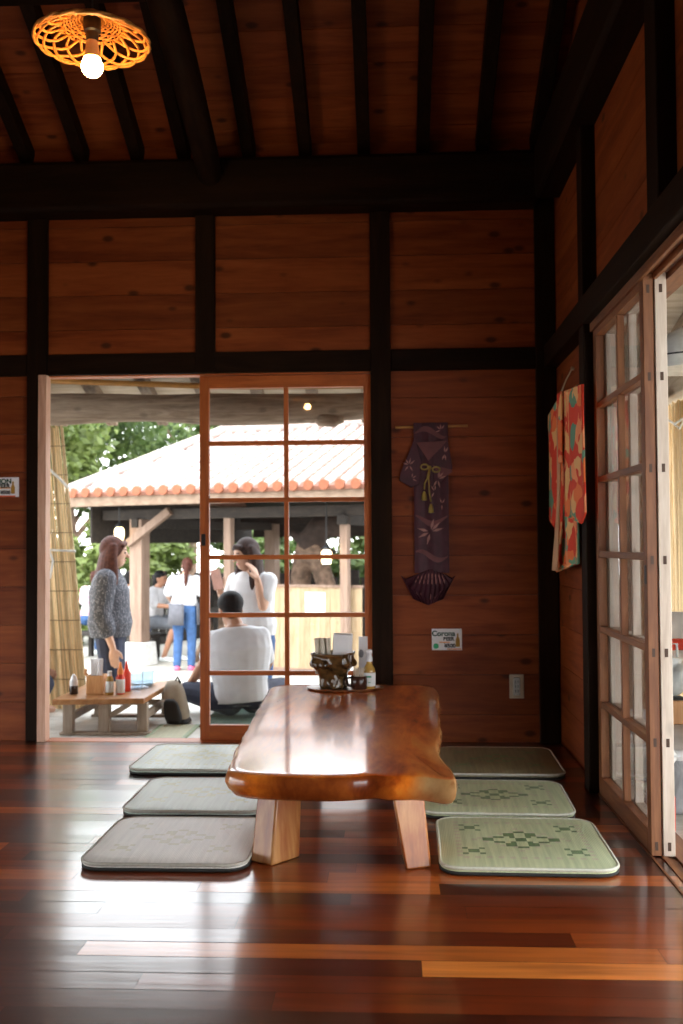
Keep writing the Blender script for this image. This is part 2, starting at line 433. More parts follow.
# sloping board ceiling, rising towards the viewer
SL = .5
def roof_z(y, up=0): return 2.965 + up + SL*(YB - y)
ce = MB(); y = YB + .1
while y > YF - .05:
    y0 = y - .16
    ce.add([(XL-.05,y,roof_z(y)),(XR+.1,y,roof_z(y)),(XR+.1,y0+.004,roof_z(y0+.004)),(XL-.05,y0+.004,roof_z(y0+.004)),
            (XL-.05,y,roof_z(y)+.02),(XR+.1,y,roof_z(y)+.02),(XR+.1,y0+.004,roof_z(y0+.004)+.02),(XL-.05,y0+.004,roof_z(y0+.004)+.02)],
           [(0,1,2,3),(7,6,5,4),(0,3,7,4),(1,5,6,2),(3,2,6,7),(0,4,5,1)])
    y = y0
ce.add([(XL-.05,YB+.1,roof_z(YB+.1)+.03),(XR+.1,YB+.1,roof_z(YB+.1)+.03),(XR+.1,YF-.1,roof_z(YF-.1)+.03),(XL-.05,YF-.1,roof_z(YF-.1)+.03)], [(0,1,2,3)], 1)
struct(ce.build('ceiling', [M['pine_x'], M['dark_x']], smooth=0), 'sloping red-brown board ceiling', 'ceiling')

ntrim = [0]
def trim(mb, mat, label=None, bevel=.004, sub=0, smooth=35):
    ntrim[0] += 1
    return struct(mb.build('trim_%d' % ntrim[0], mat, bevel=bevel, sub=sub, smooth=smooth), label, 'beam' if label else None)

# posts of the back wall
for a, b, z0, z1 in ((-1.812,-1.71,0,2.7), (-.965,-.868,KZ0,2.7), (-.1,0,0,2.7), (.704,.80,0,2.9)):
    trim(MB().box((a, YB, z0), (b, YB+.06, z1)), M['dark_z'], 'dark upright wooden post of the wall')
for a, b in ((XL,-1.812), (-1.71,-.1), (0,.704)):
    trim(MB().box((a, YB+.006, KZ0), (b, YB+.06, KZ1)), M['dark_x'], 'dark head rail across the back wall')
# big beam under the rafters (a squared log)
trim(MB().box((XL,YB-.11,2.598),(.72,YB+.05,2.85)), M['dark_x'], 'dark heavy beam under the rafters', bevel=.025)
# rafters
for px in (-1.815,-1.535,-1.255,-1.02,-.695,-.415,-.125,.165,.455,.72,-2.14,-2.42,-2.7,-2.98):
    mb = MB(); a, b = YB+.02, YF
    zz = lambda yy: roof_z(yy) - .045
    mb.bar((px,a,zz(a)),(px,b,zz(b)), .062, .085)
    trim(mb, M['dark_y'], 'dark rafter under the board ceiling')
# thick log rafter ending on the beam
lg = MB(); pts = []; rad = []
for i in range(14):
    t = i/13; yy = 4.76 - t*4.2
    pts.append((-.87+.02*math.sin(t*5), yy, 2.76 + .25*(4.76-yy) + .02*math.sin(t*9))); rad.append(.06 + .028*t)
lg.tube(pts, rad, 14)
trim(lg, M['dark_y'], 'thick dark log rafter resting on the heavy beam', bevel=0, smooth=60)
# purlin across the slope
trim(MB().box((XL,3.9,roof_z(3.97)-.2),(XR+.05,4.0,roof_z(3.97)-.09)), M['dark_x'], 'dark purlin across the ceiling')
# side wall: girder, head rail, posts
trim(MB().box((.69,YF,2.60),(XR+.05,YB-.11,2.86)), M['dark_y'], 'dark girder along the side wall', bevel=.02)
trim(MB().box((.742,YF,KZ0+.002),(XR+.03,YB,KZ1+.002)), M['dark_y'], 'dark head rail along the side wall')
for a, b, z0, z1 in ((2.80,2.92,KZ1,2.61),(3.9,4.0,0,2.61),(1.08,1.18,0,2.61)):
    trim(MB().box((.75,a,z0),(XR+.05,b,z1)), M['dark_z'], 'dark upright post of the side wall')

# door frames: pale-wood jamb and sill of the back opening, track of the side opening
trim(MB().box((-1.750,YB-.012,0),(-1.709,YB+.055,KZ0)), M['jamb'], 'pale upright jamb of the back opening', bevel=.002)
sl = MB(); sl.box((-1.715,YB+.0,-.03),(-.1,YB+.10,.0015))
trim(sl, M['door_x'], 'wooden sill under the back opening', bevel=.002)
trim(MB().box((-1.715,YB+.03,KZ0-.006),(-.1,YB+.1,KZ0+.02)), M['door_x'], 'track board over the back opening', bevel=.002)
tk = MB()
for a, b, h in ((.782,.79,.004),(.79,.815,-.004),(.815,.833,.004),(.833,.858,-.004),(.858,.93,.004)):
    tk.box((a,1.18,-.05),(b,3.9,h))
trim(tk, M['side_y'], 'grooved pale floor track of the side doors', bevel=.001)
tk = MB()
for a, b, h in ((.775,.786,-.02),(.786,.818,.0),(.818,.829,-.02),(.829,.862,0),(.862,.93,-.02)):
    tk.box((a,1.18,KZ0+h-.01),(b,3.9,KZ0+.03))
trim(tk, M['side_y'], 'grooved pale head track of the side doors', bevel=.001)

# ------------------------------------------------------------------ sliding doors
def sash(name, org, width, height, axis, cols, zs, st, th, mz, mh, label, bottom, top, tenons=False, pull=None):
    """A glazed sliding door. axis 'x': lies along +x from org; 'y': along +y."""
    r = thing(name, org, label, 'door', kind='structure'); ox, oy, oz = org
    def bx(mb, u0, u1, z0, z1, t0=0, t1=th):
        if axis == 'x': mb.box((ox+u0, oy+t0, oz+z0), (ox+u1, oy+t1, oz+z1))
        else: mb.box((ox+t0, oy+u0, oz+z0), (ox+t1, oy+u1, oz+z1))
    for u in (0, width-st):
        mb = MB(); bx(mb, u, u+st, 0, height); o = mb.build('stile', mz, r, bevel=.002)
        if tenons and u == 0:
            tm = MB()
            for z in tenons:
                tm.box((ox+th*.36, oy-.0012, oz+z-.013), (ox+th*.64, oy+.004, oz+z+.013))
            q = tm.build('tenon_end', M['mortise'], r); q.parent = o
    mb = MB(); bx(mb, st, width-st, 0, bottom); mb.build('bottom_rail', mh, r, bevel=.002)
    mb = MB(); bx(mb, st, width-st, height-top, height); mb.build('top_rail', mh, r, bevel=.002)
    mw = .011
    for c in range(1, cols):
        u = st + (width-2*st)*c/cols
        mb = MB(); bx(mb, u-mw, u+mw, bottom, height-top, .004, th-.004); mb.build('upright_glazing_bar', mz, r, bevel=.0015)
    for z in zs:
        mb = MB(); bx(mb, st, width-st, z-.011, z+.011, .003, th-.003); mb.build('cross_glazing_bar', mh, r, bevel=.0015)
    mb = MB(); bx(mb, st-.004, width-st+.004, bottom-.004, height-top+.004, th*.48, th*.56)
    mb.build('pane', M['glass'], r, smooth=0)
    if pull:
        u, z = pull; mb = MB()
        if axis == 'x': mb.box((ox+u-.011, oy-.002, oz+z-.03), (ox+u+.011, oy+.004, oz+z+.03))
        else: mb.box((ox-.002, oy+u-.011, oz+z-.03), (ox+.004, oy+u+.011, oz+z+.03))
        mb.build('finger_pull', M['black'], r, bevel=.003)
    return r

dz = lambda y: .964 + (543.6 - y)/996*(YB+.05)
sash('door_1', (-.952, YB+.045, .003), .862, 1.80, 'x', 2, [dz(v)-.003 for v in (441.5,499.0,556.5,614.5,672.5)], .046, .034, M['door_z'], M['door_x'],
     'reddish wooden glazed sliding door across half of the back opening', .072, .062, pull=(.018, .985))
TEN = [.03,.345,.62,.905,1.19,1.475,1.75]
HZ = [.345+.285*k for k in range(5)]
sash('door_2', (.786, 3.125, .003), .77, 1.80, 'y', 2, HZ, .045, .032, M['side_z'], M['side_y'],
     'inner one of two glazed doors slid together at the side opening', .07, .045, TEN, (.018,.86))
sash('door_3', (.8215, 3.12, .003), .75, 1.80, 'y', 2, HZ, .045, .036, M['sout_z'], M['sout_y'],
     'outer weathered glazed door, wood paled as if lit, stacked behind the inner side door', .07, .045, TEN)
#@@PART2
# ------------------------------------------------------------------ low table, one live-edge slab
def slab_mat():
    m, nt, b = new_mat('lacquered live-edge slab'); L = nt.links.new
    tc = N(nt, 'ShaderNodeTexCoord')
    mp = N(nt, 'ShaderNodeMapping'); mp.inputs['Scale'].default_value = (5.5,1.1,5); L(tc.outputs['Object'], mp.inputs[0])
    n1 = N(nt, 'ShaderNodeTexNoise'); n1.inputs['Scale'].default_value = 1.3; n1.inputs['Detail'].default_value = 6; n1.inputs['Distortion'].default_value = 1.6; L(mp.outputs[0], n1.inputs['Vector'])
    n2 = N(nt, 'ShaderNodeTexNoise'); n2.inputs['Scale'].default_value = 11; n2.inputs['Detail'].default_value = 4; L(mp.outputs[0], n2.inputs['Vector'])
    f = math_(nt, 'ADD', math_(nt, 'MULTIPLY', n1.outputs[0], .8), math_(nt, 'MULTIPLY', n2.outputs[0], .2))
    heart = ramp(nt, f, [(.28, (.12,.016,.004)), (.42, (.5,.09,.008)), (.58, (.85,.22,.02)), (.76, (.95,.38,.055))])
    sap = ramp(nt, f, [(.3, (.3,.13,.04)), (.7, (.66,.4,.17))])
    at = N(nt, 'ShaderNodeAttribute', attribute_name='sap')
    k = math_(nt, 'ADD', at.outputs['Fac'], math_(nt, 'MULTIPLY', math_(nt, 'SUBTRACT', n1.outputs[0], .5), 1.6), clamp=True)
    dk_ = math_(nt, 'MULTIPLY', math_(nt, 'SUBTRACT', math_(nt, 'MULTIPLY', at.outputs['Fac'], -1.0), .42), 1.7, clamp=True)
    heart = mix_(nt, dk_, heart, ramp(nt, f, [(.35, (.05,.008,.003)), (.7, (.2,.04,.01))]))
    L(mix_(nt, k, heart, sap), b.inputs['Base Color'])
    b.inputs['Roughness'].default_value = .35; b.inputs['Specular IOR Level'].default_value = .15; b.inputs['Coat Weight'].default_value = 1.0; b.inputs['Coat Roughness'].default_value = .09
    bp = N(nt, 'ShaderNodeBump'); bp.inputs['Strength'].default_value = .1; bp.inputs['Distance'].default_value = .003; L(f, bp.inputs['Height']); L(bp.outputs[0], b.inputs['Normal'])
    return m
M['slab'] = slab_mat()
M['leg'] = wood('table leg timber', (.13,.026,.006), (.38,.115,.024), (.66,.34,.105), 'Z', .35, .55, 0, .3, coat=.2)

TH = .325
tab = thing('low_table', (-.18,3.65,0), 'low lacquered table made of one live-edge timber slab on splayed block legs', 'table')
key = [(-.548,4.45),(-.541,4.176),(-.527,3.806),(-.512,3.459),(-.498,3.192),(-.487,3.02),(-.480,2.89),(-.466,2.81),(-.42,2.77),(-.33,2.752),(-.19,2.742),(-.10,2.755),(-.056,2.775),(-.01,2.758),(.06,2.762),(.12,2.735),(.158,2.722),
       (.172,2.76),(.166,2.86),(.148,2.98),(.139,3.16),(.150,3.30),(.160,3.42),(.168,3.6),(.176,3.85),(.188,4.15),(.196,4.36),(.178,4.50),(.13,4.555),(-.03,4.558),(-.2,4.55),(-.40,4.545),(-.50,4.53)]
def resample(poly, n):
    P = [V((*p, 0)) for p in poly]; m = len(P); out = []
    seg = [(P[(i+1)%m]-P[i]).length for i in range(m)]; tot = sum(seg)
    for k in range(n):
        d = tot*k/n; i = 0
        while d > seg[i]: d -= seg[i]; i += 1
        t = d/seg[i]; p0, p1, p2, p3 = P[i-1], P[i], P[(i+1)%m], P[(i+2)%m]
        out.append(.5*((2*p1)+(p2-p0)*t+(2*p0-5*p1+4*p2-p3)*t*t+(3*p1-3*p2+p3-p0)*t**3))
    return out
OUT = resample(key, 150); cen = V((-.17,3.65,0))
def inset(P, d):
    n = len(P); o = []
    for i, p in enumerate(P):
        t = (P[(i+3)%n] - P[i-3]).normalized(); nn = V((-t.y, t.x, 0))     # inward for a counter-clockwise outline
        if (cen - p).dot(nn) < 0 and abs(d) > 0: pass
        o.append(p + nn*d)
    return o
area = sum(OUT[i].x*OUT[(i+1)%150].y - OUT[(i+1)%150].x*OUT[i].y for i in range(150))
if area < 0: OUT.reverse()
mb = MB(); rings = []
for dz_, ins, amp in ((0,.30,0),(0,.16,0),(0,.05,0),(0,.012,.001),(-.003,.004,.002),(-.012,-.001,.004),(-.03,-.004,.006),(-.05,.004,.007),(-.066,.018,.007),(-.074,.035,.004),(-.075,.09,.0),(-.075,.28,0)):
    P = inset(OUT, ins) if ins < .1 else [cen + (p-cen)*(1-ins*2.2) for p in OUT]
    ring = []
    for p in P:
        q = V((p.x, p.y, TH+dz_))
        w = mnoise.noise(V((p.x*9, p.y*9, dz_*25)))*amp*1.6 + mnoise.noise(V((p.x*30, p.y*30, dz_*60)))*amp*.6
        d = V((q.x-cen.x, (q.y-cen.y)*.4, 0)).normalized()
        ring.append(q + d*w)
    rings.append(ring)
mb.loft(rings)
top = mb.build('slab', M['slab'], tab, smooth=50)
sa = top.data.attributes.new('sap', 'FLOAT', 'POINT')
vals = []
for v in top.data.vertices:
    x = v.co.x - .18; yw = v.co.y + 3.65; z = v.co.z - TH
    edge = max(0, 1 - min(abs(x+.5), abs(x-.165))/.11)                      # pale sapwood lies along the two long edges
    s = edge*.9 - .25
    if z < -.002: s += .1
    if yw < 2.95 and z < -.002: s += max(0, 1-abs(x-.12)/.16)*1.6 + max(0, 1-abs(x+.44)/.12)*.9 - .75
    vals.append(s)
sa.data.foreach_set('value', vals)
# block legs, splayed; each a mesh of its own
def leg(bot, top_, name='leg'):
    mb = MB(); mb.loft([[V((x,y,0)) for x, y in bot], [V((x,y,TH-.072)) for x, y in top_]]); mb.build(name, M['leg'], tab, bevel=.006)
leg([(-.367,3.0),(-.291,3.09),(-.355,3.19),(-.437,3.04)], [(-.352,3.05),(-.285,3.12),(-.345,3.21),(-.415,3.08)])
leg([(.035,2.975),(.110,3.005),(.10,3.16),(.022,3.13)], [(-.012,3.0),(.085,3.03),(.08,3.17),(-.018,3.15)])
leg([(-.43,4.10),(-.32,4.06),(-.29,4.2),(-.40,4.25)], [(-.42,4.10),(-.33,4.07),(-.31,4.2),(-.40,4.22)])
leg([(.03,4.08),(.13,4.12),(.11,4.25),(.02,4.22)], [(-.0,4.1),(.09,4.12),(.08,4.23),(-.0,4.21)])

# ------------------------------------------------------------------ floor cushions of woven rush
M['rush_green'] = weave_mat('pale green woven rush', (.64,.7,.44), (.5,.58,.35), 70)
M['rush_dark'] = weave_mat('darker green woven rush', (.2,.32,.15), (.15,.24,.11), 70)
M['rush_line'] = weave_mat('tan woven rush', (.62,.6,.44), (.52,.5,.36), 70)
M['rush_glare_cool'] = weave_mat('woven rush paled bluish for glare', (.68,.8,.7), (.58,.69,.6), 70)  # green rush with the doorway's bluish glare mixed into its colour
M['rush_glare'] = weave_mat('woven rush paled grey-beige for glare', (.8,.78,.71), (.68,.66,.6), 70)  # grey-beige stands in for window glare on a green cushion
M['piping'] = plain('pale cord piping', (.6,.61,.5), .7, var=.08, scale=90, bump=.3)
M['piping_grey'] = plain('grey cord piping', (.5,.48,.41), .7, var=.08, scale=90, bump=.3)
M['rush_shade'] = weave_mat('green woven rush with corner shade painted in', (.3,.28,.15), (.22,.2,.11), 70)  # shade of the room corner put into the cushion colour
M['under'] = plain('dark cushion base and painted edge shadow', (.02,.02,.018), .8)
def motif(u, v):
    """0 plain, 1 darker green, 2 tan line; u, v in cells from the centre of the 30 x 30 top."""
    a, b = abs(u), abs(v)
    q = int((a+1)//2) + int((b+.75)//1.5)
    if a < 2.6 and b < 2.1: return 1 if abs(a-b) < .8 else 0
    if q == 3: return 1
    if q == 4 and int(u//2+v) % 2: return 2
    if abs(a-9) < 2.5 and abs(b-7) < 2.5:
        p, q = abs(a-9), abs(b-7)
        return 1 if abs(p-q) < .8 and p+q > .6 else 0
    if (abs(a-11.5) < .5 and b < 10) or (abs(b-10.5) < .5 and a < 12): return 2 if int(u+v) % 2 else 0
    return 0
def cushion(cx, cy, rz, w, d, mats, pipe, label, z=.001):
    r = thing('floor_cushion', (cx,cy,z), label, 'cushion', 'woven floor cushions around the low table')
    n = 30; cr = .062
    def edge_pull(px, py):
        """Pull square coordinates into a rounded rectangle."""
        x, y = px*w/2, py*d/2; ix, iy = w/2-cr, d/2-cr
        if abs(x) > ix and abs(y) > iy:
            qx, qy = abs(x)-ix, abs(y)-iy; l = math.hypot(qx, qy); m_ = max(qx, qy)
            if l > 0: x = math.copysign(ix+qx*m_/l, x); y = math.copysign(iy+qy*m_/l, y)
        return x, y
    mb = MB(); vs, idx = [], {}
    for i in range(n+1):
        for j in range(n+1):
            px, py = -1+2*i/n, -1+2*j/n; x, y = edge_pull(px, py)
            e = max(abs(px), abs(py)); zt = .024 + .009*(1-e**6) - .004*(1-e**2) + .0015*mnoise.noise(V((x*9+cx*5, y*9, 0)))
            idx[i,j] = len(vs); vs.append((cx+x, cy+y, z+zt))
    base = len(vs)
    rim = [idx[i,0] for i in range(n)] + [idx[n,j] for j in range(n)] + [idx[n-i,n] for i in range(n)] + [idx[0,n-j] for j in range(n)]
    for q in rim: p = vs[q]; vs.append((p[0], p[1], z+.004))
    fs, ms = [], []
    for i in range(n):
        for j in range(n):
            fs.append((idx[i,j],idx[i+1,j],idx[i+1,j+1],idx[i,j+1])); ms.append(motif(i-n/2+.5, j-n/2+.5))
    m_ = len(rim)
    mb.add(vs, fs, 0, .5); mb.m[:] = ms
    k0 = len(fs)
    for k in range(m_):
        k1 = (k+1) % m_
        mb.f.append((rim[k1], rim[k], base+k, base+k1)); mb.m.append(0); mb.s.append(.5)
    mb.f.append(tuple(base+k for k in range(m_))[::-1]); mb.m.append(3); mb.s.append(.5)
    mb.build('woven_cover', mats + [M['under']], r, smooth=60)
    pp = MB(); pts = []
    for q in rim: p = vs[q]; pts.append((cx+(p[0]-cx)*1.004, cy+(p[1]-cy)*1.004, z+.0215))
    pp.tube(pts, .0055, 6, closed=True); pp.build('piping', pipe, r, smooth=180)
    pp = MB(); pp.tube([(cx+(p[0]-cx)*.99,cy+(p[1]-cy)*.99,z+.006) for p in pts], .006, 6, closed=True); pp.build('shadow_edge', M['under'], r, smooth=180)  # dark ring at the base paints the shadow under the cushion
    r.rotation_euler.z = rz
    return r
G = [M['rush_green'], M['rush_dark'], M['rush_line']]
cushion(.398,3.19,-.02,.515,.525,G,M['piping'],'pale green woven cushion with stepped diamonds, between a splayed table leg and side doors')
cushion(.372,3.755,-.03,.53,.48,G,M['piping'],'green woven cushion with stepped diamonds, middle of the row by the side doors')
cushion(.448,4.375,-.02,.51,.53,[M['rush_shade'],M['rush_dark'],M['rush_shade']],M['piping_grey'],'woven cushion painted olive-brown for corner shade, under the power outlet')
cushion(-.688,3.185,.0,.50,.50,[M['rush_glare'],M['rush_line'],M['rush_glare']],M['piping_grey'],'woven cushion paled grey-beige for window glare, farthest from the wall, beside a table leg')
cushion(-.715,3.765,.0,.51,.50,[M['rush_glare_cool'],M['rush_green'],M['rush_glare_cool']],M['piping_grey'],'woven cushion paled bluish for window glare, middle of the row on the garden doorway side')
cushion(-.855,4.415,-.02,.52,.52,[M['rush_glare_cool'],M['rush_green'],M['rush_green']],M['piping_grey'],'woven cushion paled grey-green for window glare, against the sill of the glazed back door')

# ------------------------------------------------------------------ things on the low table
M['ceramic'] = plain('dark brown mottled glaze', (.075,.04,.014), .12, var=.75, scale=28)
M['ceramic_mug'] = plain('dark brown glaze', (.05,.02,.012), .25, var=.3, scale=20)
M['paper'] = plain('white paper', (.75,.74,.75), .8, var=.04)
M['paper_wood'] = plain('beige paper sleeve', (.62,.55,.45), .8, var=.15)
M['pick'] = plain('pale toothpick wood', (.72,.62,.48), .7)
M['tray'] = wood('dark wood tray', (.1,.035,.014), (.2,.075,.028), (.3,.12,.05), 'X', .3, 1.2, 0, .1)
M['bottle_glass'] = plain('amber sauce in glass', (.42,.25,.06), .1, var=.2)
M['label_white'] = plain('white bottle label', (.7,.74,.73), .6, var=.08)
M['label_green'] = plain('green print', (.06,.3,.16), .6)
M['cap'] = plain('clear white cap', (.75,.75,.76), .25)
tz = TH + .001
tray = MB()
pr = [(0,0),(.15,0),(.165,.003),(.167,.009),(.158,.010),(.15,.007),(0,.007)]
tray.lathe(pr, (0,0,0), 48, fn=lambda a, r, z: r*(1+.03*math.sin(3*a+1)))
for i, p in enumerate(tray.v): tray.v[i] = V((p.x*1.02-.215, p.y*.62+4.40, p.z+tz))
tag(tray.build('wood_tray', M['tray'], org=(-.215,4.40,tz)), 'thin oval wooden tray carrying the condiments on the table end', 'tray')
zt = tz + .008
pot = thing('ceramic_pot', (-.262,4.385,zt), 'dark brown glazed ceramic pot holding chopsticks and napkins on the tray', 'pot')
def sq(a, r, z):
    q = 1 + .09*math.cos(4*(a-.5)) + .05*math.sin(3*a+z*40) + .04*math.sin(7*a+z*60)
    return r*q
pb = MB()
pb.lathe([(.0,0),(.056,0),(.062,.004),(.062,.02),(.06,.045),(.064,.062),(.078,.082),(.092,.098),(.096,.112),(.092,.128),(.09,.138),(.095,.148),(.098,.153),(.092,.155),(.085,.148),(.081,.13),(.05,.06),(.0,.055)], (-.262,4.385,zt), 40, fn=sq)
for a in (3.4,4.3,5.2,.2,1.8):
    pb.ball((-.262+.088*math.cos(a), 4.385+.088*math.sin(a), zt+.106), (.019,.017,.018))
pb.build('bowl', M['ceramic'], pot, smooth=180, voxel=.0035, relax=3)
gl = MB()
for x, z in ((-.252,.03),(-.246,.045),(-.256,.016),(-.25,.056),(-.262,.036)): gl.ball((x, 4.385-.06, zt+z), (.007,.004,.009))
gl.build('glaze_drip', plain('pale glaze drip', (.35,.33,.3), .15), pot, smooth=180, voxel=.0025)
rc = random.Random(5)
cs = MB(); cs.box((-.0055,-.0035,0),(.0055,.0035,.155)); 
cst = cs.build('chopsticks_in_sleeve', M['paper_wood'], org=(0,0,0), bevel=.001)
tag(cst, 'paper-sleeved chopsticks standing in the dark glazed pot', 'chopsticks', 'sleeved chopsticks in the pot')
for k in range(15):
    o = cst if k == 0 else cst.copy()
    if k: C.objects.link(o)
    o.location = (-.335+.0105*(k % 7)+rc.uniform(-.002,.002), 4.363+.018*(k//7), zt+.062)
    o.rotation_euler = (rc.uniform(-.08,.05), rc.uniform(-.1,.03), rc.uniform(-.5,.5))
nk = MB(); nk.box((-.040,-.003,0),(.040,.003,.15)); nk.prism([(-.040,.003,.15),(.040,.003,.15),(.040,.0,.1525),(-.040,0,.1525)], (0,0,0), (0,.0004,0))
nkt = nk.build('paper_napkin', M['paper'], org=(0,0,0), bevel=.002)
tag(nkt, 'folded white paper napkin standing in the dark glazed pot', 'napkin', 'napkins in the pot')
for k in range(7):
    o = nkt if k == 0 else nkt.copy()
    if k: C.objects.link(o)
    o.location = (-.226+rc.uniform(-.002,.002), 4.366+.0085*k, zt+.082); o.rotation_euler = (-.01, .05, rc.uniform(-.02,.02))
mug = thing('ceramic_mug', (-.148,4.34,zt), 'small dark brown mug full of toothpicks beside the glazed pot', 'mug')
b_ = MB(); b_.lathe([(0,0),(.03,0),(.034,.004),(.036,.03),(.035,.056),(.032,.058),(.03,.055),(.03,.012),(0,.01)], (-.148,4.34,zt), 24); b_.build('cup', M['ceramic_mug'], mug, smooth=60)
b_ = MB(); b_.tube([(-.180,4.34,zt+.05),(-.198,4.338,zt+.048),(-.208,4.336,zt+.034),(-.204,4.336,zt+.018),(-.183,4.34,zt+.012)], .005, 8); b_.build('handle', M['ceramic_mug'], mug, smooth=180)
tp = MB(); tp.tube([(0,0,0),(0,0,.004),(0,0,.074),(0,0,.08)], [.0006,.0016,.0016,.0006], 6)
tpt = tp.build('toothpick', M['pick'], org=(0,0,0)); tag(tpt, 'pale wooden toothpick standing in the small brown mug', 'toothpick', 'toothpicks in the mug')
for k in range(22):
    o = tpt if k == 0 else tpt.copy()
    if k: C.objects.link(o)
    a = k*2.4; q = .0047*math.sqrt(k)
    o.location = (-.148+q*math.cos(a), 4.34+q*math.sin(a), zt+.0135); o.rotation_euler = (q*6*-math.sin(a)*.5, q*6*math.cos(a)*.5, 0)
bo = thing('sauce_bottle', (-.104,4.36,zt), 'small glass sauce bottle with white cap and white label beside the mug', 'bottle')
b_ = MB(); b_.lathe([(0,0),(.024,0),(.027,.004),(.027,.075),(.024,.088),(.013,.106),(.012,.122),(0,.122)], (-.104,4.36,zt), 24); b_.build('body', M['bottle_glass'], bo, smooth=60)
b_ = MB(); b_.lathe([(0,.118),(.015,.118),(.015,.134),(.012,.14),(.011,.150),(.014,.153),(.014,.166),(.009,.170),(0,.170)], (-.104,4.36,zt), 20); b_.build('cap', M['cap'], bo, smooth=50)
b_ = MB(); b_.lathe([(.0272,.012),(.0276,.013),(.0276,.069),(.0272,.07)], (-.104,4.36,zt), 24); lb = b_.build('label', M['label_white'], bo, smooth=60)
b_ = MB(); b_.box((-.114,4.3318,zt+.05),(-.094,4.333,zt+.058)); b_.box((-.110,4.3318,zt+.028),(-.098,4.333,zt+.031)); q = b_.build('label_print', M['label_green'], bo, smooth=0); q.parent = lb
cd = thing('table_card', (-.132,4.44,zt-.008), 'tall white folded card standing behind the brown mug', 'card')
b_ = MB(); b_.prism([(-.152,4.432,tz),(-.112,4.432,tz),(-.112,4.45,tz+.225),(-.152,4.45,tz+.225)], (0,0,0), (0,.0015,0)); b_.prism([(-.152,4.470,tz),(-.112,4.470,tz),(-.112,4.452,tz+.225),(-.152,4.452,tz+.225)], (0,0,0), (0,.0015,0)); c_ = b_; b_ = MB(); b_.lathe([(0,0),(.012,0),(.012,.0006),(0,.0006)], (0,0,0), 20)
for i, p in enumerate(b_.v): b_.v[i] = V((p.x-.142, 4.4438-p.z*1.2+p.y*.08, tz+.15+p.y*1.5))
for (z0, z1) in ((.065,.085),(.095,.1)):
    b_.box((-.148,4.4365+z0*.05,tz+z0),(-.124,4.438+z0*.07,tz+z1))
c_.add(b_.v, b_.f, 1); c_.build('folded_panel', [M['paper'], plain('grey print', (.25,.27,.3), .7)], cd, smooth=0)

# ------------------------------------------------------------------ on the walls
def text(body, loc, size, mat, parent, rot=(PI/2,0,0), shear=0, name='lettering', off=0, ext=.0006):
    cu = bpy.data.curves.new(name, 'FONT'); cu.body = body; cu.size = size; cu.extrude = ext; cu.shear = shear; cu.offset = off
    cu.align_x = 'CENTER'; cu.align_y = 'CENTER'
    t = bpy.data.objects.new('tmp_text', cu); C.objects.link(t); dg = bpy.context.evaluated_depsgraph_get()
    me = bpy.data.meshes.new_from_object(t.evaluated_get(dg)); bpy.data.objects.remove(t)
    o = bpy.data.objects.new(name, me); C.objects.link(o); me.materials.clear(); me.materials.append(mat); o.parent = parent
    o.location = V(loc) - V(parent.get('_at', (0,0,0))); o.rotation_euler = rot
    return o
M['sign'] = plain('white card sign', (.85,.85,.87), .6, var=.04)
M['ink_green'] = plain('dark green ink', (.01,.07,.05), .6)
M['ink_black'] = plain('black ink', (.012,.012,.012), .6)
M['ink_orange'] = plain('orange ink', (.8,.3,.04), .6)
M['ink_red'] = plain('red ink', (.75,.12,.05), .6)
M['lime'] = plain('lime green', (.04,.4,.18), .6)
YW = YB + .024
def sign(cx, cz, w, h, lines, label, band):
    r = thing('beer_sign', (cx, YW, cz), label, 'sign')
    mb = MB(); mb.box((cx-w/2,YW-.004,cz-h/2),(cx+w/2,YW,cz+h/2)); mb.build('card', M['sign'], r, bevel=.0015)
    for body, dx, dz_, size, mat in lines: text(body, (cx+dx*w, YW-.0046, cz+dz_*h), size, mat, r, off=.0011)
    mb = MB()
    for (a, b, c, d, k) in band: mb.box((cx+a*w,YW-.0052,cz+c*h),(cx+b*w,YW-.004,cz+d*h), k)
    mb.build('printed_band', [M['ink_orange'], M['ink_red'], M['bottle_glass']], r, smooth=0)
    mb = MB(); bx, bz = cx+.36*w, cz-.34*h
    mb.loft([[V((bx+q*sx, YW-y_, bz+z*h)) for q, z in ((.010,0),(.010,.32),(.004,.46),(.004,.62),(-.004,.62),(-.004,.46),(-.010,.32),(-.010,0)) for sx in (1,)] for y_ in (.0052,.004)]); mb.build('bottle_picture', M['bottle_glass'], r, smooth=0)
    return r
s1 = sign(.262, .497, .146, .104, [('Corona', -.11, .27, .036, M['ink_green']), ('BEER', .06, .02, .024, M['ink_black']), ('\u00a5500', .10, -.30, .026, M['ink_black'])],
     'small white beer price card pinned below the purple hanging', [(-.25,.10,-.15,-.11,0),(0,.47,-.47,-.42,0)])
mb = MB(); mb.lathe([(0,0),(.013,0),(.013,.0008),(0,.0008)], (0,0,0), 20)
for i, p in enumerate(mb.v): mb.v[i] = V((.262-.053+p.x, YW-.004-p.z, .497-.032+p.y))
mb.build('lime_picture', M['lime'], s1, smooth=0)
sign(-1.962, 1.257, .21, .098, [('ORION', .06, .28, .034, M['ink_green']), ('BEER', .14, .05, .028, M['ink_black']), ('\u00a5500', .18, -.28, .024, M['ink_black'])],
     'white beer price card with red lower band on the boards beside the back opening', [(.0,.3,-.07,-.02,0),(-.5,.42,-.5,-.43,1)])

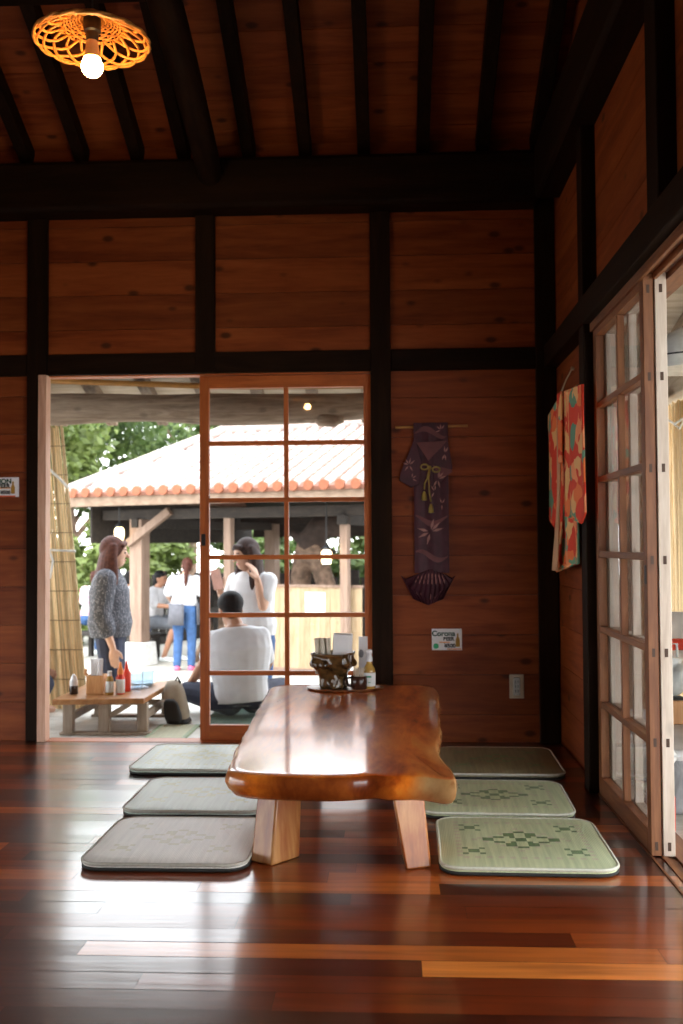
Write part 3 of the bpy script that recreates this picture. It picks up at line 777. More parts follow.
ou = thing('power_outlet', (.596, YW, .27), 'cream power outlet plate low on the back wall near the corner', 'outlet')
M['cream'] = plain('cream plastic', (.5,.44,.33), .4); M['metal_rim'] = plain('grey metal plate', (.3,.29,.26), .35, .6)
mb = MB(); mb.box((.561,YW-.005,.213),(.631,YW,.329)); mb.build('plate', M['cream'], ou, bevel=.003)
mb = MB(); mb.box((.580,YW-.009,.228),(.612,YW-.004,.314)); mb.build('socket_insert', M['metal_rim'], ou, bevel=.002)
mb = MB()
for z in (.25,.272,.294): mb.box((.588,YW-.0105,z-.008),(.5915,YW-.0085,z+.006)); mb.box((.6,YW-.0105,z-.008),(.6035,YW-.0085,z+.006))
mb.build('slots', M['black'], ou, smooth=0)

# purple obi hanging
M['purple'] = plain('dark purple silk', (.06,.009,.022), .55, var=.25, scale=30, bump=.1)
M['purple_pale'] = plain('faded mauve print', (.16,.05,.055), .6, var=.2)
M['lily'] = plain('pale pink print', (.4,.2,.18), .6, var=.2)
M['gold'] = plain('gold cord', (.35,.26,.06), .45, var=.2)
M['bamboo'] = plain('bamboo rod', (.42,.2,.05), .4)
hg = thing('kimono_hanging', (.178, YW-.012, 1.1), 'purple silk hanging folded like a small kimono with gold cord and fan hem', 'wall hanging')
mb = MB(); mb.tube([(.012,YW-.0085,1.532),(.365,YW-.0085,1.536)], .007, 10); mb.build('rod', M['bamboo'], hg, smooth=60)
YH = YW - .016
def cloth(mb, pts, y0, y1, m=0):
    """pts: (x, z) outline of a folded cloth piece."""
    mb.prism([(x, y0, z) for x, z in pts], (0,0,0), (0, y1-y0, 0), m)
bd = MB(); n = 16; ring = []
for k in range(24):
    z = 1.552 - (1.552-.82)*k/23
    ring.append([V((.100+.168*i/n, YH-.004+.0035*math.sin(i*.9+z*3), z)) for i in range(n+1)])
bd.loft(ring, cap=False, closed=False)
for k in range(len(bd.v)): pass
sv = MB(); cloth(sv, [(.105,1.49),(.09,1.44),(.035,1.31),(.03,1.27),(.085,1.235),(.125,1.25),(.14,1.36)], YH-.012, YH-.006); sv.build('sleeve', M['purple'], hg, bevel=.003)
sv = MB(); cloth(sv, [(.262,1.49),(.272,1.43),(.288,1.33),(.275,1.305),(.235,1.26),(.20,1.24),(.19,1.36),(.21,1.42)], YH-.012, YH-.006); sv.build('sleeve', M['purple'], hg, bevel=.003)
cl = MB(); cloth(cl, [(.112,1.455),(.262,1.462),(.235,1.43),(.18,1.375),(.17,1.365),(.15,1.40)], YH-.0135, YH-.0115); cloth(cl, [(.19,1.345),(.285,1.32),(.287,1.31),(.25,1.285),(.215,1.305)], YH-.0135, YH-.0115)
cl.build('lining_fold', M['purple_pale'], hg, smooth=0)
lp = bd; rl = random.Random(3)
def lily(cx, cz, s, angs, y=YH-.014):
    for a in angs:
        a = math.radians(a); d = V((math.cos(a),0,math.sin(a))); w = V((-d.z,0,d.x)); b0 = V((cx,y,cz))
        lp.add([b0+d*s*.15, b0+d*s*.5+w*s*.11, b0+d*s, b0+d*s*.5-w*s*.11], [(0,1,2,3)], 1)
for cx, cz, s, an in ((.235,1.515,.03,(60,100,140,200)),(.078,1.345,.036,(40,80,120,160,230,300)),(.09,1.28,.028,(30,80,330)),(.25,1.40,.036,(60,90,250,280)),
                      (.215,1.275,.046,(20,50,75,240,285)),(.20,1.215,.035,(80,120,240)),(.178,1.02,.066,(15,45,75,165,205,255)),(.235,1.155,.03,(60,110,270))):
    lily(cx, cz, s, an, YH-.0145 if cz > 1.23 and cz < 1.5 else YH-.0095)
for zz, ph in ((1.50,0),(.905,1),(1.08,2)):
    top_, bot_ = [], []
    for i in range(13):
        x = .106+.155*i/12; h = .022*math.sin(i*.42+ph); t = .003+.012*math.sin(i/12*PI)
        top_.append(V((x,YH-.009,zz+h+t))); bot_.append(V((x,YH-.009,zz+h-t)))
    lp.loft([top_, bot_], 2, cap=False, closed=False)
bd.build('panel', [M['purple'], M['lily'], M['purple_pale']], hg, smooth=0).modifiers.new('thick','SOLIDIFY').thickness = -.002
fan = MB(); nf = 22; ra, rb = [], []
for i in range(nf+1):
    t = i/nf; u = -1+2*t
    x0 = .178+u*.075; x1 = .165+u*.132; zt_ = .84-.03*abs(u); zb = .665+.085*abs(u)**1.5
    o_ = .008 if i % 2 else 0
    ra.append(V((x0, YH-.004-o_, zt_))); rb.append(V((x1*.55+.165*.45 if False else x1, YH-.006-o_*1.6, zb+.02 if abs(u) > .9 else zb)))
mid = [(a*.55+b*.45)+V(((b.x-.165)*.12,0,0)) for a, b in zip(ra, rb)]
low = [V((.165+(b.x-.165)*.55, b.y, .665+ .03*abs(-1+2*i/nf))) for i, b in enumerate(rb)]
fan.loft([ra, mid, [V((.165+(b.x-.165)*1.0, b.y, b.z+.04)) for b in rb], low], cap=False, closed=False)
fp = fan
for i in range(4, nf-3, 2):
    for t in (.3,.55,.8):
        a = ra[i].lerp(mid[i], min(1,t*1.4)) if t < .6 else mid[i].lerp(low[i], .6)
        fp.add([a+V((-.003,-.003,.012)), a+V((.003,-.003,.012)), a+V((.003,-.003,-.012)), a+V((-.003,-.003,-.012))], [(0,1,2,3)], 1)
fo = fan.build('pleated_fan', [M['purple'], M['lily']], hg, smooth=0)
cdm = MB(); yc = YH-.018
def loop(cx, cz, rx, rz, a0):
    return [(cx+rx*math.cos(a0+2*PI*k/14), yc, cz+rz*math.sin(a0+2*PI*k/14)) for k in range(14)]
cdm.tube(loop(.152,1.335,.018,.013,0), .0042, 6, closed=True); cdm.tube(loop(.208,1.322,.018,.013,.5), .0042, 6, closed=True); cdm.ball((.178,yc,1.332),.009)
cdm.tube([(.178,yc,1.33),(.172,yc,1.28),(.174,yc,1.22),(.181,yc,1.165)], .0038, 6); cdm.tube([(.175,yc,1.33),(.165,yc,1.28),(.152,yc,1.255),(.15,yc,1.225)], .0035, 6)
cdm.build('gold_cord', M['gold'], hg, smooth=180)
for x, z in ((.15,1.225),(.182,1.165)):
    ts = MB(); ts.lathe([(0,0),(.013,-.002),(.012,-.02),(.009,-.035),(.005,-.045),(0,-.047)][::-1], (x,yc,z-.005), 10)
    for i, p in enumerate(ts.v): ts.v[i] = V((p.x, p.y, 2*(z-.03)-p.z))
    ts.build('tassel', M['gold'], hg, smooth=60)

hg.location.x += .008
# bright child's kimono on the side wall
M['kimono'] = cells_mat('red kimono print with cream, orange and teal', [(0,(.72,.045,.012)),(.36,(.85,.2,.05)),(.5,(.85,.5,.2)),(.64,(.13,.33,.22)),(.79,(.9,.33,.14)),(.9,(.72,.045,.012))], 14)
M['kim_edge'] = plain('cream kimono lining', (.6,.36,.2), .7)
km = thing('kimono', (.735,4.2,1.2), 'bright red, orange and teal patterned kimono hanging on the side wall', 'kimono')
def kcloth(name, pts, x0, x1, bevel=.006, mat='kimono', wav=.008):
    """pts: (y, z) outline, hung as a sheet with soft vertical folds."""
    ys = [p[0] for p in pts]; zs = [p[1] for p in pts]
    mb = MB(); n, mrow = 18, 16; rings = []
    def span(z):
        xs = []
        for i in range(len(pts)):
            (ya, za), (yb_, zb_) = pts[i], pts[(i+1) % len(pts)]
            if (za-z)*(zb_-z) <= 0 and za != zb_: xs.append(ya+(yb_-ya)*(z-za)/(zb_-za))
        return min(xs), max(xs)
    zt_, zb = max(zs)-1e-4, min(zs)+1e-4
    for r in range(mrow+1):
        z = zt_+(zb-zt_)*r/mrow; a, b = span(z); t = (zt_-z)
        fr = [V((x0+wav*math.sin((a+(b-a)*i/n)*23+t*2)*min(1,t*5+.2), a+(b-a)*i/n, z)) for i in range(n+1)]
        rings.append(fr)
    mb.loft(rings, cap=False, closed=False)
    o = mb.build(name, M[mat], km, smooth=180); s = o.modifiers.new('thick','SOLIDIFY'); s.thickness = abs(x1-x0); s.offset = -1 if x1 > x0 else 1
    return o
kcloth('body', [(4.0,1.593),(4.55,1.593),(4.57,1.2),(4.585,.835),(4.0,.84),(3.98,1.2)], .742, .75)
kcloth('sleeve', [(3.79,1.585),(4.2,1.597),(4.2,1.045),(3.88,1.04),(3.80,1.06),(3.765,1.10),(3.77,1.4)], .722, .730)
kcloth('sleeve', [(4.42,1.59),(4.66,1.56),(4.69,1.52),(4.70,1.04),(4.50,1.035),(4.46,1.05)], .728, .735)
kcloth('front_band', [(4.24,1.59),(4.31,1.59),(4.36,1.2),(4.50,.84),(4.40,.84),(4.27,1.2)], .715, .721, mat='kim_edge', wav=.003)
kcloth('collar', [(4.20,1.60),(4.30,1.60),(4.28,1.30),(4.21,1.30)], .712, .718, wav=.002)
mb = MB(); mb.tube([(.716,4.2,1.60),(.73,4.18,1.64),(.752,4.17,1.685)], .0035, 6); mb.ball((.756,4.17,1.688),.009); mb.build('hook', M['cream'], km, smooth=60)

# ------------------------------------------------------------------ rattan pendant lamps
M['rattan'] = plain('rattan', (.82,.33,.06), .45, var=.25, scale=40)
M['socket'] = plain('black lamp socket', (.015,.014,.013), .4)
M['bulb'] = plain('lit bulb', (1,.8,.55), .3, emit=((1,.55,.2), 110))
M['bulb_neck'] = plain('bulb neck', (.8,.6,.3), .4)
def lamp(loc, top, label):
    x, y, z = loc; r = thing('pendant_lamp', loc, label, 'lamp')
    mb = MB()
    for k in range(15):                                             # petal loops of cane
        a0 = 2*PI*k/15
        pts = []
        for i in range(17):
            t = -1+2*i/16; rr_ = .105+.095*(1-t*t)**.65; a = a0+t*1.0
            pts.append((x+rr_*math.cos(a), y+rr_*math.sin(a), z+.05-.05*((rr_-.1)/.1)+.004*math.sin(t*9)))
        mb.tube(pts, .0052, 6)
    mb.build('cane_loops', M['rattan'], r, smooth=180)
    mb = MB()
    for k in range(8):
        rr_ = .045+.0105*k
        mb.tube([(x+rr_*math.cos(a), y+rr_*math.sin(a), z+.075-.025*(k/7)+.003*math.sin(a*11+k*PI)) for a in [2*PI*i/40 for i in range(40)]], .0034, 5, closed=True)
    mb.build('woven_centre', M['rattan'], r, smooth=180)
    mb = MB()
    for k in range(26):
        a = 2*PI*k/26; mb.tube([(x+.03*math.cos(a),y+.03*math.sin(a),z+.082),(x+.075*math.cos(a),y+.075*math.sin(a),z+.07),(x+.12*math.cos(a+.06),y+.12*math.sin(a+.06),z+.047)], .0028, 5)
    mb.build('cane_spokes', M['rattan'], r, smooth=180)
    mb = MB(); mb.lathe([(0,-.0),(.017,-.0),(.022,.006),(.022,.03),(.03,.035),(.03,.08),(.02,.092),(.006,.1),(0,.1)], (x,y,z), 18); mb.build('socket', M['socket'], r, smooth=50)
    mb = MB(); mb.lathe([(0,-.062),(.03,-.06),(.026,-.045),(.02,-.0),(0,-.0)], (x,y,z), 18); mb.build('bulb_neck', M['bulb_neck'], r, smooth=60)
    mb = MB(); mb.lathe([(.0001,-.128)]+[(.038*math.cos(t), -.09+.038*math.sin(t)) for t in [-PI/2+PI*i/10 for i in range(1,9)]]+[(.0001,-.056)], (x,y,z), 20); mb.build('bulb', M['bulb'], r, smooth=180)
    mb = MB(); mb.tube([(x,y,z+.1),(x,y,top)], .004, 6); mb.build('cord', M['socket'], r, smooth=180)
    return r
lamp((-1.04,3.4,2.735), roof_z(3.4)+.0, 'lit pendant lamp with a shallow woven rattan shade under the ceiling')
lamp((-.95,-1.45,2.62), roof_z(-1.45), 'second rattan pendant lamp, seen only mirrored in the glass of the back door')
#@@PART3
# ------------------------------------------------------------------ outside: veranda, ground, roofs
DZ = -.15
dk = MB(); y = 4.99
while y < 6.92:
    x = -4.2
    while x < 2.5:
        l = 1.6 + RNG.random(); dk.box((x,y,DZ-.03),(min(x+l,2.5)-.004,y+.14,DZ)); x += l
    y += .146
y = -1.5
while y < 4.9:
    dk.box((.935,y,DZ-.03),(2.5,y+.142,DZ)); y += .146
dk.box((-4.2,4.99,DZ-.12),(2.5,6.93,DZ-.032)); dk.box((.935,-1.5,DZ-.12),(2.5,4.985,DZ-.032))
struct(dk.build('deck_floor', M['deck'], smooth=0), 'pale board veranda deck outside the openings', 'deck')
for x in (-3.9,-2.6,-1.2,.2,1.6):
    pass
gm = MB(); gm.add([(-25,4.6,-.6),(25,4.6,-.6),(25,50,-.6),(-25,50,-.6)], [(0,1,2,3)]); gm.add([(-25,-12,-.6),(-3.4,-12,-.6),(-3.4,4.6,-.6),(-25,4.6,-.6)], [(0,1,2,3)]); gm.add([(.9,-12,-.6),(25,-12,-.6),(25,4.6,-.6),(.9,4.6,-.6)], [(0,1,2,3)])
struct(gm.build('ground', M['ground'], smooth=0), 'pale gravel garden ground', 'ground')
fd = MB(); fd.box((-4.2,6.86,-.6),(2.5,6.9,DZ-.12)); fd.box((XL,4.93,-.6),(XR+.14,4.98,-.02))
struct(fd.build('trim_foundation', M['grey_x'], smooth=0))

hz = lambda yy: 2.35 - .27*(yy-4.95)
hr = MB(); y = 4.9
while y < 6.95:
    y1 = min(y+.17, 6.98)
    hr.add([(-4.3,y,hz(y)+.07),(2.6,y,hz(y)+.07),(2.6,y1-.004,hz(y1)+.07),(-4.3,y1-.004,hz(y1)+.07),(-4.3,y,hz(y)+.1),(2.6,y,hz(y)+.1),(2.6,y1-.004,hz(y1)+.1),(-4.3,y1-.004,hz(y1)+.1)],
           [(3,2,1,0),(4,5,6,7),(0,1,5,4),(2,3,7,6)]); y += .17
struct(hr.build('roof_veranda', M['grey_x'], smooth=0), 'weathered board roof over the veranda', 'roof')
for k in range(15):
    x = -3.0 + .36*k
    mb = MB(); mb.bar((x,4.93,hz(4.93)+.032),(x-.05,6.95,hz(6.95)+.032), .075, .07)
    trim(mb, M['rafter_out'], 'weathered rafter under the veranda roof')
lg = MB(); pts, rad = [], []
for i in range(40):
    t = i/39; x = -3.2+4.9*t
    pts.append((x, 6.3+.03*math.sin(x*2.1), 1.842+.012*math.sin(x*3.1+1)-.02*t)); rad.append(.096+.008*mnoise.noise(V((x*3,0,0)))+.008*math.sin(x*5))
lg.tube(pts, rad, 18)
lg.tube([(-.47,6.28,1.80),(-.43,6.25,1.755),(-.36,6.24,1.738),(-.30,6.25,1.745)], [.05,.055,.04,.018], 10)
trim(lg, M['log'], 'gnarled weathered log beam of the veranda', bevel=0, smooth=180)
mb = MB(); mb.tube([(-2.9,6.16,2.04),(-1.0,6.2,1.955),(.4,6.22,1.95)], .018, 10); trim(mb, M['bamboo'], 'bamboo pole tied above the log beam', bevel=0)
for x in (-2.9,1.5):
    mb = MB(); mb.tube([(x,6.3,DZ),(x,6.3,1.78)], .08, 12); trim(mb, M['log'], 'round veranda post', bevel=0, smooth=60)
# side veranda roof
sr = MB(); hs = lambda xx: 2.35 - .27*(xx-.95)
x = .9
while x < 2.6:
    x1 = min(x+.17,2.7); sr.add([(x,-1.6,hs(x)+.07),(x,4.88,hs(x)+.07),(x1-.004,4.88,hs(x1)+.07),(x1-.004,-1.6,hs(x1)+.07),(x,-1.6,hs(x)+.1),(x,4.88,hs(x)+.1),(x1-.004,4.88,hs(x1)+.1),(x1-.004,-1.6,hs(x1)+.1)],
          [(0,1,2,3),(7,6,5,4),(1,0,4,5),(3,2,6,7)]); x += .17
struct(sr.build('roof_side', M['grey_y'], smooth=0), 'weathered board roof over the side veranda', 'roof')
for k in range(10):
    yy = .2+.5*k
    mb = MB(); mb.bar((.93,yy,hs(.93)+.032),(2.6,yy,hs(2.6)+.032), .07, .07); trim(mb, M['grey_x'], 'rafter under the side veranda roof')
mb = MB(); mb.box((1.74,-1.5,1.87),(1.86,6.9,2.0)); trim(mb, M['grey_y'], 'squared beam of the side veranda', bevel=.01)

# reed screens
def reeds(name, a, b, bot, top, label, lean=(0,0,0), n=None, ropes=()):
    """Upright reeds from a to b (x, y), leaning by lean at the top."""
    a, b = V((*a, bot)), V((*b, bot)); d = (b-a).normalized(); ln = (b-a).length; n = n or int(ln/.0135)
    r = thing(name, tuple(a), label, 'reed screen'); rq = random.Random(n)
    mb = MB()
    for k in range(n):
        p = a+d*(ln*(k+.5)/n); q = p+V(lean)*1+V((0,0,top-bot)); j = rq.uniform(-.012,.012)
        shrink = V(lean)*0
        mb.tube([p+V((0,rq.uniform(-.003,.003),0)), p.lerp(q,.5)+V((j*.3,0,0)), q+V((j,0,rq.uniform(-.03,.0)))], [.0072,.0066,.006], 6, seed=rq.random())
    mb.build('reed_mat', M['straw'], r, smooth=60)
    mb = MB(); nn = V((-d.y, d.x, 0))*-.008
    for k in range(1, int((top-bot)/.2)+1):
        t = k*.2/(top-bot)
        if t < .98: mb.tube([a+V(lean)*t+V((0,0,.2*k))+nn, b+V(lean)*t+V((0,0,.2*k))+nn], .0028, 5)
    mb.build('binding_thread', plain(name+' thread', (.22,.14,.07), .8), r)
    return r
M['rope'] = plain('white rope', (.75,.74,.7), .8)
rs = reeds('reed_screen', (-3.15,6.70), (-2.075,6.72), DZ+.002, 1.80, 'straw reed screen leaning upright beside the back opening jamb', lean=(-.19,.06,0), n=105)
mb = MB(); mb.tube([(-2.6,6.72,1.55),(-2.36,6.71,1.50),(-2.28,6.71,1.43),(-2.22,6.73,1.36)], .009, 6); mb.build('white_rope', M['rope'], rs, smooth=180); mb = MB(); mb.tube([(-2.6,6.70,.93),(-2.35,6.70,.935),(-2.16,6.71,.925)], .008, 6)
mb.tube([(-2.35,6.70,.93),(-2.385,6.69,.85),(-2.375,6.69,.76)], .008, 6); mb.tube([(-2.34,6.70,.93),(-2.31,6.69,.86),(-2.33,6.69,.74)], .008, 6)
mb.build('white_rope', M['rope'], rs, smooth=180)
r2 = reeds('reed_screen', (1.82,3.4), (1.82,6.9), DZ+.002, 1.865, 'straw reed screen hung below the side veranda beam')
mb = MB(); mb.tube([(1.80,5.6,1.83),(1.77,6.0,1.72),(1.77,6.3,1.70),(1.79,6.7,1.8)], .008, 6); mb.tube([(1.79,6.0,1.78),(1.77,6.2,1.66),(1.78,6.45,1.74)], .006, 6); mb.build('white_rope', M['rope'], r2, smooth=180)

# low outdoor table and what stands on it
M['otab'] = wood('orange outdoor table top', (.28,.11,.035), (.42,.19,.07), (.52,.27,.12), 'Y', .35, 1.2, 0, .2)
M['otleg'] = wood('grey-beige bench legs', (.22,.16,.12), (.32,.25,.19), (.42,.34,.27), 'Z', .7, 1.2, 0, .2)
ot = thing('low_outdoor_table', (-1.7,6.15,DZ), 'low weathered outdoor table with orange-brown top on the veranda deck', 'table')
mb = MB(); mb.loft([[V((x,y,z)) for x,y in ((-1.985,5.735),(-1.455,5.79),(-1.44,6.54),(-1.985,6.50))] for z in (.035,.068)]); mb.build('top', M['otab'], ot, bevel=.006)
for x, y in ((-1.905,5.80),(-1.475,5.84),(-1.905,6.42),(-1.475,6.46)):
    mb = MB(); mb.box((x-.03,y-.025,DZ+.018),(x+.03,y+.025,.036)); mb.build('leg', M['otleg'], ot, bevel=.004)
mb = MB(); mb.box((-1.73,5.795,DZ+.018),(-1.665,5.85,.036)); mb.build('middle_post', M['otleg'], ot, bevel=.004)
for y in (5.82,6.44):
    mb = MB(); mb.box((-1.96,y-.03,DZ+.001),(-1.42,y+.03,DZ+.018)); mb.build('foot_bar', M['otleg'], ot, bevel=.004)
mb = MB(); mb.bar((-1.67,5.82,-.04),(-1.55,5.83,.03), .025, .03); mb.build('brace', M['otleg'], ot, bevel=.003)
for x in (-1.905,-1.475):
    mb = MB(); mb.box((x-.015,5.85,-.07),(x+.015,6.4,-.03)); mb.build('stretcher', M['otleg'], ot, bevel=.003)
mb = MB(); mb.box((-1.875,6.40,-.07),(-1.505,6.43,-.035)); mb.build('rear_stretcher', M['otleg'], ot, bevel=.003)
oz = .069
M['boxwood'] = wood('orange chopstick box', (.5,.22,.08), (.62,.32,.13), (.72,.42,.2), 'Z', .5, 2, 0, .1)
bx = thing('chopstick_box', (-1.785,5.96,oz), 'orange wooden box of white wrapped chopsticks on the outdoor table', 'box')
mb = MB(); w_ = .052
for lo, hi in (((-w_,-w_,0),(w_,w_,.008)),((-w_,-w_,.008),(w_,-w_+.008,.115)),((-w_,w_-.008,.008),(w_,w_,.115)),((-w_,-w_+.008,.008),(-w_+.008,w_-.008,.115)),((w_-.008,-w_+.008,.008),(w_,w_-.008,.115))):
    mb.box(V(lo)+V((-1.785,5.96,oz)), V(hi)+V((-1.785,5.96,oz)))
mb.build('box_sides', M['boxwood'], bx, bevel=.002)
mb = MB(); mb.tube([(-1.835,5.955,oz+.1),(-1.855,5.95,oz+.125),(-1.85,5.95,oz+.15)], .01, 8); mb.build('side_ear', M['boxwood'], bx, smooth=180)
mb = MB(); mb.box((-.006,-.004,0),(.006,.004,.2)); q0 = mb.build('wrapped_chopsticks', M['paper'], org=(0,0,0), bevel=.001); tag(q0, 'white paper-wrapped chopsticks standing in the orange wooden box outdoors', 'chopsticks', 'wrapped chopsticks in the orange box')
for k in range(12):
    o = q0 if k == 0 else q0.copy()
    if k: C.objects.link(o)
    o.location = (-1.810+.0165*(k % 4), 5.94+.02*(k//4), oz+.01); o.rotation_euler = (rc.uniform(-.05,.05), rc.uniform(-.08,.08), rc.uniform(-.4,.4))
M['ketchup'] = plain('red bottle', (.75,.06,.03), .3); M['orange_b'] = plain('orange bottle cap', (.85,.25,.05), .35); M['soy'] = plain('dark sauce', (.03,.014,.008), .1)
M['clear'] = glass_mat('clear drinking glass', (.86,.93,.98), 1.6)
def bottle(x, y, label, prof, mat, capprof, capmat, lab=None):
    r = thing('condiment_bottle', (x,y,oz), label, 'bottle')
    mb = MB(); mb.lathe(prof, (x,y,oz), 20); mb.build('body', mat, r, smooth=50)
    mb = MB(); mb.lathe(capprof, (x,y,oz), 16); mb.build('cap', capmat, r, smooth=50)
    if lab:
        mb = MB(); R_, z0, z1 = lab; mb.lathe([(R_,z0),(R_+.0006,z0+.001),(R_+.0006,z1-.001),(R_,z1)], (x,y,oz), 20); mb.build('label', M['label_white'], r, smooth=60)
bottle(-1.925,5.95,'small soy sauce shaker with clear top beside the orange chopstick box',[(0,0),(.024,0),(.026,.004),(.026,.045),(.024,.05),(0,.05)],M['soy'],[(0,.05),(.024,.05),(.024,.075),(.018,.095),(.008,.118),(0,.12)],M['cap'])
bottle(-1.700,5.93,'white-labelled sauce bottle standing against the orange chopstick box',[(0,0),(.022,0),(.024,.004),(.024,.09),(.014,.11),(0,.112)],M['bottle_glass'],[(0,.11),(.013,.11),(.013,.14),(0,.142)],M['cap'],(.0244,.015,.08))
bottle(-1.640,5.95,'grey-labelled bottle with tall orange-red cap on the outdoor table',[(0,0),(.024,0),(.026,.004),(.026,.1),(.018,.118),(0,.12)],M['ketchup'],[(0,.118),(.02,.118),(.02,.14),(.011,.16),(.006,.19),(0,.192)],M['orange_b'],(.0264,.008,.09))
bottle(-1.635,6.07,'red sauce bottle behind the grey-labelled one on the outdoor table',[(0,0),(.024,0),(.026,.004),(.026,.11),(.016,.13),(0,.132)],M['ketchup'],[(0,.13),(.014,.13),(.01,.15),(.005,.185),(0,.186)],M['ketchup'])
def tumbler(x, y, label):
    mb = MB(); mb.lathe([(0,0),(.03,0),(.034,.004),(.039,.1),(.036,.1),(.031,.01),(0,.008)], (x,y,oz), 20); tag(mb.build('drinking_glass', M['clear'], org=(x,y,oz), smooth=50), label, 'glass')
tumbler(-1.585,6.13,'clear bluish drinking glass right behind the red sauce bottle'.replace('right behind','behind'))
tumbler(-1.545,6.24,'clear bluish drinking glass near the papers on the outdoor table')
mb = MB(); mb.lathe([(0,.006),(.05,.0),(.06,.002),(.085,.014),(.083,.017),(.058,.006),(0,.007)], (0,0,0), 28)
for i, p in enumerate(mb.v): mb.v[i] = V((p.x-1.60, p.y+6.33, p.z+oz+.003))
tag(mb.build('plate', M['label_white'], org=(-1.60,6.33,oz), smooth=50), 'shallow white plate on the outdoor table beside the glasses', 'plate')
mb = MB()
for k in range(3): mb.bar((-1.66+.01*k,6.14+.01*k,oz+.003+.003*k),(-1.545,6.20+.01*k,oz+.003+.003*k), .09, .002, m=k % 2)
tag(mb.build('menu_sheet', [M['paper'], plain('blue print', (.35,.45,.62), .6)], org=(-1.6,6.17,oz), smooth=0), 'white and blue menu sheet lying on the outdoor table', 'menu')
# backpack leaning on the table
bp = thing('backpack', (-1.32,6.25,DZ), 'tan and black backpack leaning against the outdoor table', 'backpack')
M['tan'] = plain('tan canvas', (.42,.36,.28), .8, bump=.2); M['bag_black'] = plain('black nylon', (.02,.02,.022), .6)
def bag(mb, c, hw, hd, h, lean, n=9, seg=20):
    rings = []
    for i in range(n):
        t = i/(n-1); k = (1-abs(2*t-1)**5*.45)*(1-.25*t); cx = c[0]+lean[0]*t; cy = c[1]+lean[1]*t; z = c[2]+h*t
        rings.append([V((cx+math.copysign(abs(math.cos(a))**.6, math.cos(a))*hw*k, cy+math.copysign(abs(math.sin(a))**.6, math.sin(a))*hd*k, z)) for a in [2*PI*q/seg for q in range(seg)]])
    mb.loft(rings)
mb = MB(); bag(mb, (-1.335,6.20,DZ+.003), .075, .09, .255, (-.055,.05)); mb.build('main_bag', M['tan'], bp, smooth=180)
mb = MB(); bag(mb, (-1.345,6.105,DZ+.02), .058, .03, .14, (-.035,.03)); mb.build('pocket', M['bag_black'], bp, smooth=180)
mb = MB(); bag(mb, (-1.335,6.20,DZ+.001), .079, .094, .05, (-.012,.01)); mb.build('base', M['bag_black'], bp, smooth=180)
mb = MB(); mb.tube([(-1.385,6.22,.08),(-1.40,6.17,.0),(-1.40,6.12,-.06),(-1.36,6.10,-.11)], .012, 6); mb.tube([(-1.34,6.26,.09),(-1.36,6.26,.13),(-1.38,6.26,.09)], .008, 6); mb.build('strap', M['bag_black'], bp, smooth=180)
# mats on the deck
M['mat_green'] = weave_mat('dark green mat', (.05,.10,.065), (.035,.075,.05), 40, .8); M['mat_edge'] = plain('pale green binding', (.3,.36,.24), .8); M['mat_straw'] = weave_mat('straw mat', (.5,.48,.33), (.42,.41,.28), 60, .7)
def mat(x0, x1, y0, y1, m, label):
    mb = MB(); mb.box((x0,y0,DZ+.001),(x1,y1,DZ+.011)); r = thing('seat_mat', ((x0+x1)/2,(y0+y1)/2,DZ), label, 'mat')
    mb.build('woven_top', m, r, bevel=.006); mb = MB()
    for x in (x0,x1): mb.box((x-.012,y0,DZ+.001),(x+.012,y1,DZ+.013))
    mb.build('edge_binding', M['mat_green'] if m is M['mat_green'] else M['mat_edge'], r, bevel=.003)
mat(-1.17,-.45,6.05,6.78,M['mat_green'],'dark green mat under the seated man in pale grey shirt')
mat(-1.42,-1.2,5.3,6.1,M['mat_straw'],'straw mat on the deck beside the outdoor table')

# things on the side veranda
M['enamel'] = plain('white enamel', (.8,.8,.77), .35)
wl_ = thing('white_lamp', (1.30,4.5,1.8), 'white dome lamp hanging over the side veranda', 'lamp')
mb = MB(); mb.lathe([(.15,-.05),(.158,-.05),(.155,0),(.13,.07),(.07,.12),(.03,.14),(.0,.145)], (1.32,4.5,1.78), 28); mb.build('shade', M['enamel'], wl_, smooth=60)
mb = MB(); mb.tube([(1.32,4.5,1.92),(1.32,4.5,hs(1.32)+.07)], .006, 6); mb.tube([(1.32+.155*math.cos(a),4.5+.155*math.sin(a),1.785) for a in [2*PI*k/30 for k in range(30)]], .004, 5, closed=True); mb.build('cord', M['black'], wl_, smooth=180)
M['stone'] = plain('grey plastic cover', (.5,.5,.5), .4, var=.15, scale=8); M['stone_d'] = plain('grey stone pedestal', (.3,.3,.31), .8, var=.3, scale=10, bump=.3)
vt = thing('veranda_table', (1.45,4.5,DZ), 'grey low table with rolled pale cover on the side veranda', 'table')
mb = MB(); mb.box((1.08,4.0,.10),(1.75,5.0,.145)); mb.build('top', M['stone'], vt, bevel=.02)
mb = MB(); mb.tube([(1.075,4.0,.12),(1.07,4.4,.125),(1.075,5.0,.12)], .036, 10); mb.build('rolled_cover', M['enamel'], vt, smooth=180)
mb = MB(); mb.loft([[V((1.4+a*w,4.5+b*w*1.3,z)) for a,b in ((-1,-1),(1,-1),(1,1),(-1,1))] for w,z in ((.27,DZ+.001),(.25,DZ+.06),(.2,.0),(.24,.10))]); mb.build('pedestal', M['stone_d'], vt, bevel=.02)
nb = thing('napkin_box', (1.27,4.62,.146), 'orange wooden napkin box on the side veranda table', 'box')
mb = MB(); mb.box((1.19,4.56,.146),(1.34,4.7,.25)); mb.build('box_body', M['boxwood'], nb, bevel=.004)
mb = MB(); mb.box((1.21,4.58,.25),(1.32,4.68,.258)); mb.build('lid', M['bag_black'], nb, bevel=.002)
pbag = thing('plastic_bag', (1.28,4.66,.258), 'white plastic bag heaped on top of the orange napkin box', 'bag')
